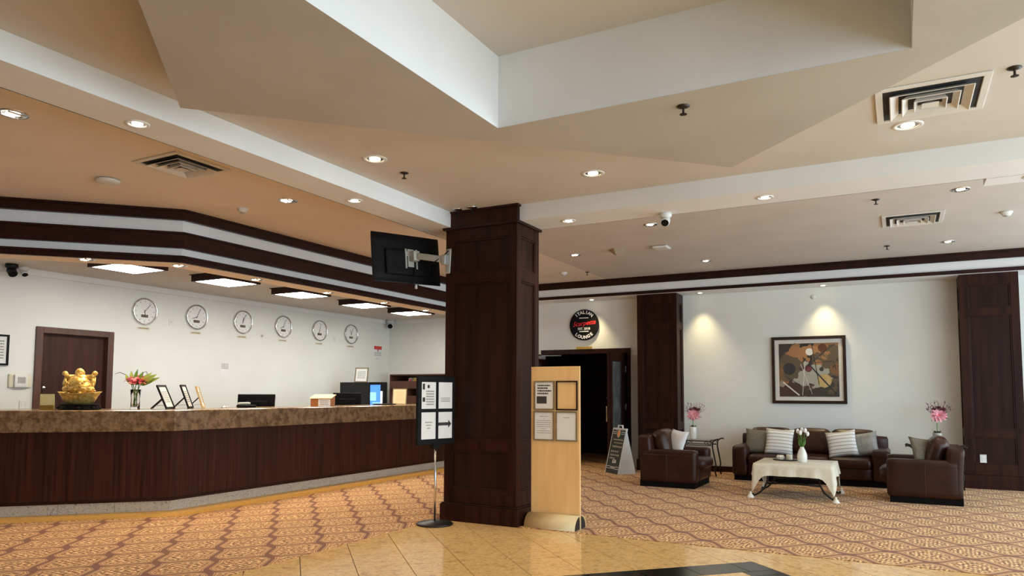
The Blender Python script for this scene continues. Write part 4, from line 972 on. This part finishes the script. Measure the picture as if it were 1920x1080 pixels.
for k, (xx, zz, w) in enumerate(((-9.24, 1.462, .09), (-9.13, 1.462, .10), (-9.01, 1.462, .10), (-8.89, 1.462, .09), (-9.56, 1.152, .07), (-9.47, 1.152, .09), (-9.35, 1.152, .12))):
    mt = Matrix.Translation((xx+w/2, ry0+.14, zz+.010)) @ Matrix.Rotation(-.22, 4, 'X') @ Matrix.Rotation(rn.uniform(-.12, .12), 4, 'Y')
    t = thing('brochure', 'folded leaflet on the %s of the brown rack, %s from its left side' % (places[k], ('first', 'second', 'third', 'fourth', 'first', 'second', 'third')[k]), 'brochure', (xx+w/2, ry0+.12, zz), 'leaflets in the brochure rack')
    MB().box(-w/2, w/2, -.006, .006, .002, .20, mt).build('cover', bm_[k], t); MB().box(-w*.4, w*.4, -.0068, -.0061, .12, .18, mt).build('cover_picture', ('hotpink', 'brass', 'detgrey', 'screenb', 'greyink', 'paper', 'detgrey')[k], t)
t = thing('stand_sign', 'peach printed card in a slim frame leaning on the counter by the rack', 'sign', (-8.05, 10.9, ZC))
mt = plane_mtx((-7.80, 10.65, ZC), (.88, .47, 0), (.12, -.22, 1)) 
mt = plane_mtx((-7.78, 10.35, ZC), (.88, .47, 0), (-.1, .19, 1))
MB().box(-.125, .125, 0, .285, -.006, 0, mt).build('backing', 'brownfr', t); MB().box(-.108, .108, .015, .27, .0, .002, mt).build('card', 'peach', t)
fake_lines(MB(), mt @ Matrix.Translation((0, .15, .0026)), .16, .17, 6, th=.25, seed=4).build('print', 'goldfr', t)
e = mt @ Vector((0, .2, -.006)); MB().tube([e, (e.x-.07, e.y+.14, ZC+.004)], .006, 6).build('rear_prop', 'black', t)
t.location = (-7.78, 10.35, ZC)
for c in [q for q in bpy.data.objects if q.parent == t]: c.location = Vector((-8.05, 10.9, ZC))-Vector((-7.78, 10.35, ZC))
tag(MB().rbox(-7.98, -7.72, 9.85, 10.2, ZC, ZC+.02, .01).build('keyboard', 'black', org=(-7.85, 10.0, ZC), smooth=True), 'low black keyboard on the counter before the blue screen', 'keyboard')

# ================================================================== SIGN STAND at the column
p0 = Vector((-4.255, 6.29, 0)); W = Vector((.22, .975, 0)).normalized(); Nn = Vector((W.y, -W.x, 0))
t = thing('sign_stand', 'black four-pocket sign stand on a chrome pole left of the column', 'sign stand', p0)
MB().lathe([(.185, 0), (.19, .012), (.175, .024), (.06, .036), (.022, .045), (0, .045)], p0, 36).build('base', 'blackm', t, smooth=True)
MB().tube([p0+Vector((0, 0, .03)), p0+Vector((0, 0, .84))], .011, 12).build('pole', 'chrome', t, smooth=True)
mt = plane_mtx(p0+Vector((0, 0, 1.17)), W, (0, 0, 1))
MB().box(-.262, .262, -.352, .352, -.018, .018, mt).build('panel', 'black', t, bevel=.006)
pgs = []
for i, (u, v) in enumerate(((-.118, .155), (.118, .155), (-.118, -.155), (.118, -.155))):
    pg = MB().box(u-.098, u+.098, v-.137, v+.137, .018, .0195, mt).build('page', 'paper', t); pgs.append((pg, u, v))
z = .0200
fm = lambda u, v: mt @ Matrix.Translation((u, v, z))
fake_lines(MB(), fm(-.10, .13), .11, .16, 6, seed=21).build('print', 'greyink', pgs[0][0])
MB().box(-.02-.118, .01-.118, .23, .262, .0196, .0205, mt).box(-.205, -.175, .215, .275, .0196, .0205, mt).box(-.205, -.17, .09, .135, .0196, .0205, mt).build('picture_block', 'ink', pgs[0][0])
fake_lines(MB(), fm(.118, .11), .13, .05, 3, seed=22).build('print', 'greyink', pgs[1][0])
fake_lines(MB(), fm(-.118, -.15), .10, .09, 3, lambda i: 1-.28*i, .35, seed=23).build('print', 'greyink', pgs[2][0])
ar = MB(); ar.add([mt @ Vector(q) for q in ((.018, -.158, z), (.16, -.158, z), (.16, -.185, z), (.205, -.142, z), (.16, -.10, z), (.16, -.126, z), (.018, -.126, z))], [(0, 1, 5, 6), (2, 3, 4)]); ar.build('arrow', 'ink', pgs[3][0])
MB().box(-.05, .05, -.39, -.345, -.026, .026, mt).build('clamp', 'black', t)

# ================================================================== MAPLE NOTICE BOARD
t = thing('notice_board', 'tall maple notice board with four framed sheets right of the column', 'notice board', (-3.11, 6.75, 0))
bx0, bx1, by = -3.375, -2.83, 6.745
MB().box(bx0, bx1, by, by+.022, .09, 1.625).build('board', 'maple', t, bevel=.003)
ft = MB(); n = 10; vs = []; th = .008
for i in range(n+1):
    a = PI/2*i/n; yy = by-.012-.13*math.sin(a)*1.0; zz = .004+.135*math.cos(a)
    vs += [(bx0-.01, yy, zz), (bx1-.0, yy, zz), (bx0-.01, yy-.0+th*.7, zz-th), (bx1, yy+th*.7, zz-th)]
ft.add(vs, [q for i in range(n) for q in ((i*4, i*4+1, i*4+5, i*4+4), (i*4+3, i*4+2, i*4+6, i*4+7), (i*4+1, i*4+3, i*4+7, i*4+5), (i*4+2, i*4, i*4+4, i*4+6))])
ft.build('curved_foot', 'maplefoot', t, smooth=True)
ft = MB(); vs = []
for i in range(n+1):
    a = PI/2*i/n; yy = by+.034+.13*math.sin(a); zz = .004+.135*math.cos(a)
    vs += [(bx0-.01, yy, zz), (bx1, yy, zz), (bx0-.01, yy-th*.7, zz-th), (bx1, yy-th*.7, zz-th)]
ft.add(vs, [q[::-1] for i in range(n) for q in ((i*4, i*4+1, i*4+5, i*4+4), (i*4+3, i*4+2, i*4+6, i*4+7), (i*4+1, i*4+3, i*4+7, i*4+5), (i*4+2, i*4, i*4+4, i*4+6))])
ft.build('curved_foot', 'maplefoot', t, smooth=True)
for s_ in (-1, 1):
    hp = [(by+.011+s_*.012, .006)]+[(by+.011+s_*(.02+.118*math.sin(PI/2*i/8)), .006+.122*math.cos(PI/2*i/8)) for i in range(9)]
    e = MB(); e.add([(bx1-.012, a, b) for a, b in hp]+[(bx1-.004, a, b) for a, b in hp], [tuple(range(len(hp))), tuple(range(len(hp), 2*len(hp)))[::-1]]+[(i, (i+1) % len(hp), len(hp)+(i+1) % len(hp), len(hp)+i) for i in range(len(hp))])
    e.build('end_cap', 'darkgrey', t)
MB().box(bx0, bx1, by-.0, by+.022, .004, .09).build('board_foot', 'maplefoot', t)
def board_frame(xa, xb, za, zb, mat, page):
    g = MB().box(xa, xb, by-.012, by, zb-.014, zb).box(xa, xb, by-.012, by, za, za+.014).box(xa, xa+.014, by-.012, by, za+.014, zb-.014).box(xb-.014, xb, by-.012, by, za+.014, zb-.014).build('sheet_frame', mat, t)
    if page: MB().box(xa+.014, xb-.014, by-.005, by-.0005, za+.014, zb-.014).build('sheet', 'paper', g)
    return g
g = board_frame(-3.338, -3.105, 1.180, 1.478, 'brownfr', 1); q = plane_mtx((-3.222, by-.0056, 1.39), (1, 0, 0), (0, 0, 1))
fake_lines(MB(), q, .155, .11, 4, lambda i: (.95, .75, 1, .8)[i], .55, 31, True).build('print', 'ink', g); MB().box(-3.308, -3.195, by-.0062, by-.0052, 1.245, 1.32).build('picture_block', 'ink', g)
board_frame(-3.088, -2.850, 1.180, 1.478, 'frame', 0)
g = board_frame(-3.343, -3.110, .868, 1.168, 'brownfr', 1); q = plane_mtx((-3.226, by-.0056, 1.03), (1, 0, 0), (0, 0, 1))
fake_lines(MB(), q, .17, .19, 9, lambda i: (.55, .05, .9, 1, .9, .95, .35, .9, .95)[i], .28, 33).build('print', 'greyink', g)
g = board_frame(-3.093, -2.855, .868, 1.168, 'brownfr', 1); q = plane_mtx((-2.974, by-.0056, 1.105), (1, 0, 0), (0, 0, 1))
fake_lines(MB(), q, .07, .012, 1, seed=35).build('print', 'greyink', g)

# ================================================================== LOUNGE SEATING
def local(t): return t
def seam(mb, pts, r=.004): return mb.tube(pts, r, 6)
def armchair(label, xb, xf, y0, y1, back_h):
    """faces from xb (back) to xf (front)"""
    s = 1 if xf > xb else -1
    t = thing('armchair', label, 'armchair', ((xb+xf)/2, (y0+y1)/2, .004), 'leather lounge suite')
    X = lambda a, b: (min(xb+s*a, xb+s*b), max(xb+s*a, xb+s*b))
    D = abs(xf-xb)
    MB().box(*X(.05, D-.06), y0+.03, y1-.03, .004, .10).build('plinth', 'leatherd', t)
    for ya, yb in ((y0, y0+.19), (y1-.19, y1)):
        a = MB().rbox(*X(.06, D-.03), ya, yb, .075, .545, .045, 8).build('arm', 'leather', t, smooth=True)
        yo = ya+.0 if ya == y0 else yb
        m = MB(); e = -.001 if ya == y0 else .001
        seam(m, [(xb+s*.10, yo+e, .47), (xb+s*(D-.07), yo+e, .47)]); seam(m, [(xb+s*(D*.5), yo+e, .47), (xb+s*(D*.5), yo+e, .11)]); m.build('arm_seam', 'leatherc', a)
    rake = lambda q: Vector((q.x-s*max(0, q.z-.35)*.10, q.y, q.z))
    MB().rbox(*X(.045, .24), y0+.005, y1-.005, .075, back_h, .045, 8, fn=rake).build('backrest', 'leather', t, smooth=True)
    MB().rbox(*X(.20, D-.03), y0+.185, y1-.185, .09, .30, .03, 6).build('seat_base', 'leather', t, smooth=True)
    MB().rbox(*X(.24, D+.05), y0+.185, y1-.185, .26, .42, .06, 8, puff=.015).build('seat_cushion', 'leather', t, smooth=True)
    ck = Matrix.Translation((xb+s*.31, (y0+y1)/2, .60)) @ Matrix.Rotation(-s*.30, 4, 'Y')
    MB().rbox(-.11, .11, -(y1-y0)/2+.19, (y1-y0)/2-.19, -.20, .215, .09, 8, puff=.02, mtx=ck).build('back_cushion', 'leatherc', t, smooth=True)
    return t
armchair('brown leather armchair facing right, beside the chalkboard sign', -3.44, -2.53, 10.32, 11.27, .745)
armchair('brown leather armchair facing left, in front of the right pilaster', .70, -.20, 10.34, 11.29, .70)
# sofa faces the camera
t = thing('sofa', 'brown leather three-seat sofa against the wall under the painting', 'sofa', (-1.25, 12.2, .004), 'leather lounge suite')
sx0, sx1, sy0, sy1 = -2.36, -.14, 11.76, 12.72
MB().box(sx0+.03, sx1-.03, sy0+.06, sy1-.04, .004, .10).build('plinth', 'leatherd', t)
for a, b in ((sx0, sx0+.24), (sx1-.24, sx1)): MB().rbox(a, b, sy0, sy1-.06, .075, .545, .06, 8).build('arm', 'leather', t, smooth=True)
MB().rbox(sx0+.03, sx1-.03, sy1-.22, sy1, .075, .715, .05, 8).build('backrest', 'leather', t, smooth=True)
MB().rbox(sx0+.23, sx1-.23, sy0+.02, sy1-.2, .09, .28, .03, 6).build('seat_base', 'leather', t, smooth=True)
sw = (sx1-sx0-.48)/3
for k in range(3):
    a = sx0+.24+k*sw
    MB().rbox(a+.003, a+sw-.003, sy0-.02, sy1-.22, .25, .415, .06, 8, puff=.012).build('seat_cushion', 'leather', t, smooth=True)
    ck = Matrix.Translation((a+sw/2, sy1-.30, .59)) @ Matrix.Rotation(-.20, 4, 'X')
    MB().rbox(-sw/2-(.05 if k == 0 else 0), sw/2+(.05 if k == 2 else 0), -.10, .10, -.19, .215, .085, 8, puff=.018, mtx=ck).build('back_cushion', 'leatherc', t, smooth=True)
def cushion(c, w, h, th, yaw, tilt, roll, mat, label, name='cushion'):
    mt = Matrix.Translation(c) @ Matrix.Rotation(yaw, 4, 'Z') @ Matrix.Rotation(tilt, 4, 'X') @ Matrix.Rotation(roll, 4, 'Y')
    o = bpy.data.objects.new(name, MB().pillow(w, h, th, Matrix()).mesh(name, mat, smooth=True, merge=True)); col.objects.link(o); o.matrix_world = mt
    return tag(o, label, 'cushion', 'cushions on the lounge suite')
cushion((-2.0, 12.08, .60), .40, .40, .13, .10, -.30, .06, 'cusho', 'olive grey cushion at the left end of the sofa, behind a striped one')
cushion((-1.67, 11.99, .61), .42, .42, .12, .05, -.32, .06, 'stripe', 'white striped cushion on the left half of the sofa')
cushion((-.78, 11.99, .61), .42, .40, .12, -.05, -.32, -.16, 'stripe', 'white striped cushion on the right half of the sofa')
cushion((-.49, 12.08, .60), .40, .38, .13, -.15, -.34, -.18, 'cushg', 'grey satin cushion at the right end of the sofa')
cushion((-2.94, 10.72, .63), .36, .38, .12, -.55, -.35, .10, 'cushw', 'plain white cushion leaning in the left armchair')
cushion((.27, 10.72, .62), .40, .38, .13, .75, -.40, .12, 'cusho', 'olive cushion leaning in the right armchair')

# ================================================================== COFFEE TABLE and cloth
tx0, tx1, ty0, ty1, tz = -1.715, -.765, 9.93, 10.86, .445
t = thing('coffee_table', 'coffee table with curled dark iron legs under a cream cloth', 'table', ((tx0+tx1)/2, (ty0+ty1)/2, .004))
MB().box(tx0+.02, tx1-.02, ty0+.02, ty1-.02, tz-.035, tz-.004).build('table_top', 'wood', t, bevel=.006)
for yy in (ty0+.10, ty1-.10):
    MB().tube([(tx0+.16, yy, .185), (-1.40, yy, .195), (-1.24, yy, .198), (-1.08, yy, .195), (tx1-.16, yy, .185)], .014, 8).build('stretcher', 'blackm', t, smooth=True)
    for s_, xx in ((-1, tx0+.15), (1, tx1-.15)):
        L = [(xx-s_*.0, yy, tz-.03), (xx-s_*.02, yy, .32), (xx-s_*.005, yy, .20), (xx+s_*.04, yy, .11), (xx+s_*.10, yy, .055), (xx+s_*.155, yy, .022), (xx+s_*.175, yy, .030), (xx+s_*.175, yy, .05)]
        MB().tube(L, .013, 8).build('leg', 'blackm', t, smooth=True)
c = MB(); N = 30; top = []; per = []
for i in range(N): per.append((tx0+(tx1-tx0)*i/N, ty0, 0, -1))
for i in range(N): per.append((tx1, ty0+(ty1-ty0)*i/N, 1, 0))
for i in range(N): per.append((tx1-(tx1-tx0)*i/N, ty1, 0, 1))
for i in range(N): per.append((tx0, ty1-(ty1-ty0)*i/N, -1, 0))
cor = [(tx0, ty0), (tx1, ty0), (tx1, ty1), (tx0, ty1)]; rows = 8; vs = []; rn = random.Random(2)
for k, (x, y, nx, ny) in enumerate(per):
    dc, ci = min((math.hypot(x-a, y-b), q) for q, (a, b) in enumerate(cor)); cc = cor[ci]
    g = math.exp(-(dc/.10)**2); drop = .15+.22*math.exp(-(dc/.085)**2.2)
    ox, oy = (math.copysign(1, cc[0]-(tx0+tx1)/2), math.copysign(1, cc[1]-(ty0+ty1)/2))
    wv = .014*math.sin(k*.62)+.008*math.sin(k*1.37+1)
    for r in range(rows+1):
        f = r/rows
        # the hanging corner gathers into a narrow fold
        gx, gy = x+(nx*(1-g)+ox*g*.55)*(.012+.022*f)+nx*wv*f, y+(ny*(1-g)+oy*g*.55)*(.012+.022*f)+ny*wv*f
        if g > .02: gx += (cc[0]+ox*.035-gx)*g*.25*f; gy += (cc[1]+oy*.035-gy)*g*.25*f
        zz = tz+.003-drop*f if r else tz+.003
        vs.append((gx if r else x, gy if r else y, zz))
m_ = rows+1; n = len(per)
c.add(vs, [(k*m_+r, k*m_+r+1, ((k+1) % n)*m_+r+1, ((k+1) % n)*m_+r) for k in range(n) for r in range(rows)])
c.add([vs[k*m_] for k in range(n)], [tuple(range(n))])
cl = tag(c.build('tablecloth', 'cloth', org=((tx0+tx1)/2, (ty0+ty1)/2, tz), smooth=True, merge=True), 'cream tablecloth with tasselled corners over the coffee table', 'tablecloth')
for a, b in cor:
    ox, oy = math.copysign(.035, a-(tx0+tx1)/2), math.copysign(.035, b-(ty0+ty1)/2)
    MB().lathe([(.006, .082), (.016, .074), (.012, .062), (.030, .04), (.048, .012), (.046, .006), (0, .006)], (a+ox, b+oy, 0), 14).build('tassel', 'tassel', cl, smooth=True)
# white vase with tulips, candles on a tray
vp = Vector((-1.16, 10.36, tz+.004)); t = thing('tulip_vase', 'white ceramic vase of white tulips on the coffee table', 'vase', vp); rn = random.Random(9)
MB().lathe([(.045, 0), (.056, .01), (.064, .06), (.062, .10), (.045, .155), (.026, .19), (.026, .205), (.021, .205), (.021, .16), (0, .15)], vp, 24).build('vase_body', 'ceram', t, smooth=True)
for k, (u, v, z) in enumerate(((-.05, .0, .40), (.0, .02, .415), (.045, -.01, .41), (.07, .02, .365), (-.015, -.03, .38))):
    p = vp+Vector((u, v, z)); MB().tube([vp+Vector((0, 0, .17)), vp+Vector((u*.35, v*.35, .27)), p], .004, 6).build('stem', 'leaf', t, smooth=True)
    MB().sphere(p+Vector((0, 0, .012)), .022, .022, .032, 12, 8, lambda t_, a: 1+.07*math.cos(3*a)).build('tulip_bloom', 'tulip', t, smooth=True)
for k in range(6):
    a = k*1.05; blade(MB(), vp+Vector((0, 0, .19)), vp+Vector((.055*math.cos(a), .04*math.sin(a), .30+.03*(k % 2))), .022, .2, Vector((math.sin(a), -math.cos(a), .2))).build('leaf', 'leaf', t, smooth=True)
t = thing('candle_tray', 'thin dark tray on the coffee table under two candles', 'tray', (-1.40, 10.55, tz+.004))
MB().lathe([(.13, 0), (.14, .008), (.145, .014), (.138, .014), (.13, .009), (0, .009)], (-1.40, 10.55, tz+.004), 28, 1.15, .75).build('dish', 'blackm', t, smooth=True)
for x, r, h, l, dec in ((-1.46, .045, .062, 'round decorated candle holder on the tray, left one', True), (-1.345, .040, .072, 'plain cream candle on the tray, right one', False)):
    t = thing('candle', l, 'candle', (x, 10.55, tz+.013))
    MB().lathe([(r*.9, 0), (r, .01), (r, h-.006), (r*.93, h), (r*.8, h-.004), (0, h-.006)], (x, 10.55, tz+.013), 20).build('wax_body', 'wax', t, smooth=True)
    MB().tube([(x, 10.55, tz+.013+h-.006), (x+.002, 10.55, tz+.013+h+.008)], .002, 5).build('wick', 'ink', t)
    if dec:
        for k in range(8): a = 2*PI*k/8; MB().sphere((x+r*math.cos(a), 10.55+r*math.sin(a), tz+.045), .013, n=8, m=6).build('relief_flower', 'ceram', t, smooth=True)

# ================================================================== SIDE TABLES with flowers
def side_table(x0, x1, y0, y1, z, label):
    t = thing('side_table', label, 'table', ((x0+x1)/2, (y0+y1)/2, .004))
    MB().rbox(x0+.04, x1-.04, y0+.03, y1-.03, z-.010, z, .004, 4).build('glass_top', 'glass', t)
    for yy in (y0+.02, y1-.02): MB().tube([(x0+.02, yy, z-.02), (x1-.02, yy, z-.02)], .010, 8).build('top_rail', 'blackm', t, smooth=True)
    for yy in (y0+.02, y1-.02):
        MB().tube([(x0+.02, yy, z-.09), (x1-.02, yy, z-.09)], .007, 8).build('lower_rail', 'blackm', t, smooth=True)
        for s_, xx in ((-1, x0), (1, x1)):
            L = [(xx+s_*.10, yy, z+.0), (xx+s_*.085, yy, z+.018), (xx+s_*.04, yy, z+.005), (xx+s_*.0, yy, z-.03), (xx-s_*.005, yy, z-.12), (xx+s_*.02, yy, z-.26), (xx+s_*.045, yy, .2), (xx+s_*.03, yy, .10), (xx+s_*.05, yy, .018)]
            MB().tube(L, .012, 8).build('leg', 'blackm', t, smooth=True)
            for r_, cz, cx_ in ((.03, z-.055, -.05), (.022, z-.05, -.11)):
                MB().tube([(xx+s_*cx_+r_*math.cos(q*PI/5), yy, cz+r_*math.sin(q*PI/5)) for q in range(10)], .006, 6).build('scroll', 'blackm', t, smooth=True)
    return t
side_table(-3.25, -2.70, 11.98, 12.38, .60, 'small glass side table with black scroll legs behind the left armchair')
side_table(.16, .72, 11.98, 12.38, .60, 'small glass side table with black scroll legs mostly hidden behind the right armchair')
def posy(base, label, vh, seed, vmat, foot=1, stemh=.12):
    b = Vector(base); rn = random.Random(seed); t = thing('flower_vase', label, 'vase', b)
    MB().lathe([(.048*foot, 0), (.052*foot, .01), (.058, vh*.55), (.060, vh-.01), (.056, vh), (.050, vh), (.048, vh*.5), (0, .02)], b, 20).build('vase_body', vmat, t, smooth=True)
    for k in range(9):
        a = k*.7; blade(MB(), b+Vector((.03*math.cos(a), .03*math.sin(a), vh-.03)), b+Vector((.065*math.cos(a), .065*math.sin(a), vh+.01+.02*(k % 2))), .04, .1).build('moss_leaf', 'leafd', t, smooth=True)
    top = b+Vector((0, 0, vh+stemh)); MB().tube([b+Vector((0, 0, .04)), top], .006, 6).build('stem', 'leaf', t, smooth=True)
    fc = top+Vector((.02, -.02, .07))
    bloom(fc, (.15, -.85, .45), .125, 12, 4, 'pink', t, rn=rn)
    bloom(fc+Vector((0, -.02, -.005)), (.15, -.85, .45), .05, 7, 2, 'hotpink', t, 'bloom_heart', rn=rn)
    for k in range(5): blade(MB(), top+Vector((0, 0, -.01)), top+Vector((rn.uniform(-.09, .12), rn.uniform(-.08, .04), rn.uniform(-.01, .05))), .05, .15).build('leaf', 'leafd', t, smooth=True)
    blade(MB(), top+Vector((.04, 0, .02)), top+Vector((.165, -.03, .035)), .07, .1).build('leaf', 'leafd', t, smooth=True)
    for k in range(11):
        a = -1.15+2.3*k/10; L = rn.uniform(.15, .24); e = fc+Vector((math.sin(a)*L, rn.uniform(-.02, .05), .03+math.cos(a)*L*.85))
        m = MB().tube([fc+Vector((0, .02, 0)), fc.lerp(e, .5)+Vector((math.sin(a)*.02, 0, 0)), e], .003, 5, .5)
        for q in range(7):
            f_ = .35+.65*q/6; pt = fc.lerp(e, f_); m2 = Vector((rn.uniform(-1, 1), rn.uniform(-.6, .6), rn.uniform(-.2, 1))).normalized(); blade(m, pt, pt+m2*.04, .014, .1)
        m.build('sprig', 'maroon', t, smooth=True)
    for k in range(3): bloom(fc+Vector((-.05+.06*k, .03, .09+.02*(k % 2))), (0, -.6, .8), .05, 7, 2, 'maroon', t, 'small_bloom', rn=rn)
    return t
posy((-3.06, 12.17, .602), 'white vase with a pink flower and maroon sprigs behind the left armchair', .20, 4, 'ceram')
posy((.47, 12.17, .602), 'grey vase with a pink flower and maroon sprigs behind the right armchair', .20, 8, 'detgrey', .9, .17)

# ================================================================== CHALKBOARD A-FRAME
a0 = Vector((-4.50, 11.84, .004)); a1 = Vector((-4.17, 11.56, .004)); wv = (a1-a0).normalized(); nv = Vector((wv.y, -wv.x, 0))
if nv.y > 0: nv = -nv
w = (a1-a0).length; mid = (a0+a1)/2
t = thing('chalkboard_sign', 'folding chalkboard sign with hand-drawn menu by the lounge door', 'sign', mid)
H = .76; back = -nv*.22
upf = (Vector((0, 0, H))+back*.78+Vector((.10, .10, 0))).normalized(); 
up1 = Vector((.11, .14, H)); mt = plane_mtx(mid, wv, up1); L1 = up1.length
MB().box(-w/2, w/2, 0, L1, -.02, 0, mt).build('front_board', 'chalk', t, bevel=.004)
for s_ in (-1, 1): MB().box(s_*w/2-.008, s_*w/2+.008, 0, L1, -.024, .004, mt).build('edge_strip', 'aframe', t)
topc = mid+up1; p2 = mid+Vector((.22, .27, 0)); mt2 = plane_mtx(p2, wv, topc-p2); L2 = (topc-p2).length
MB().box(-w/2, w/2, 0, L2, -.002, .014, mt2).build('rear_board', 'aframe', t, bevel=.004)
sp_ = MB(); A = [mid+wv*(w/2), p2+wv*(w/2), topc+wv*(w/2)]; B = [q-wv*.006 for q in A]
sp_.add(A+B, [(0, 1, 2), (5, 4, 3), (0, 3, 4, 1), (1, 4, 5, 2), (2, 5, 3, 0)]).build('side_gusset', 'aframe', t)
hd_ = MB(); q = lambda x, y, z=.0: mt @ Vector((x, y, z))
hd_.tube([q(-.085, L1-.05, -.01), q(-.075, L1+.045, -.01), q(.06, L1+.045, -.01), q(.09, L1-.04, -.01)], .012, 8).build('carry_handle', 'white', t, smooth=True)
for y in (L1*.905, L1*.865, L1*.145, L1*.10):
    for xa, xb in ((-w/2+.02, -.075), (.075, w/2-.02)): MB().box(xa, xb, y, y+.008, .0005, .002, mt).build('painted_line', 'white', t)
MB().box(-.07, .07, L1*.10, L1*.155, .0005, .002, mt).build('name_patch', 'detgrey', t)
MB().lathe([(0, .004), (.05, .004), (.062, .001)], n=20, sx=.9, sy=1.1, mtx=mt @ Matrix.Translation((0, L1*.875, 0))).build('crest_rim', 'detgrey', t)
MB().lathe([(0, .006), (.042, .006), (.045, .003)], n=20, sx=.9, sy=1.1, mtx=mt @ Matrix.Translation((0, L1*.875, 0))).build('crest', 'orange', t)
rn = random.Random(12); wr = MB()
for i, (y, a, b2, h) in enumerate(((.74, -.14, .15, .018), (.67, -.10, .15, .014), (.585, -.13, .14, .024), (.48, -.15, .10, .022), (.40, -.15, .13, .022), (.335, -.15, -.02, .018))):
    x = a
    while x < b2:
        l = rn.uniform(.03, .06); pts = [q(min(x+l*f/6, w/2-.02), L1*y+h*math.sin(f*2.1+i)*rn.uniform(.5, 1), .003) for f in range(7)]
        wr.tube(pts, .0028, 4); x += l+.016
wr.build('chalk_writing', 'chalkink', t)
add_text(MB(), '$36', .085, mt @ Matrix.Translation((.02, L1*.265, .003)), bold=.002).build('price', 'white', t)
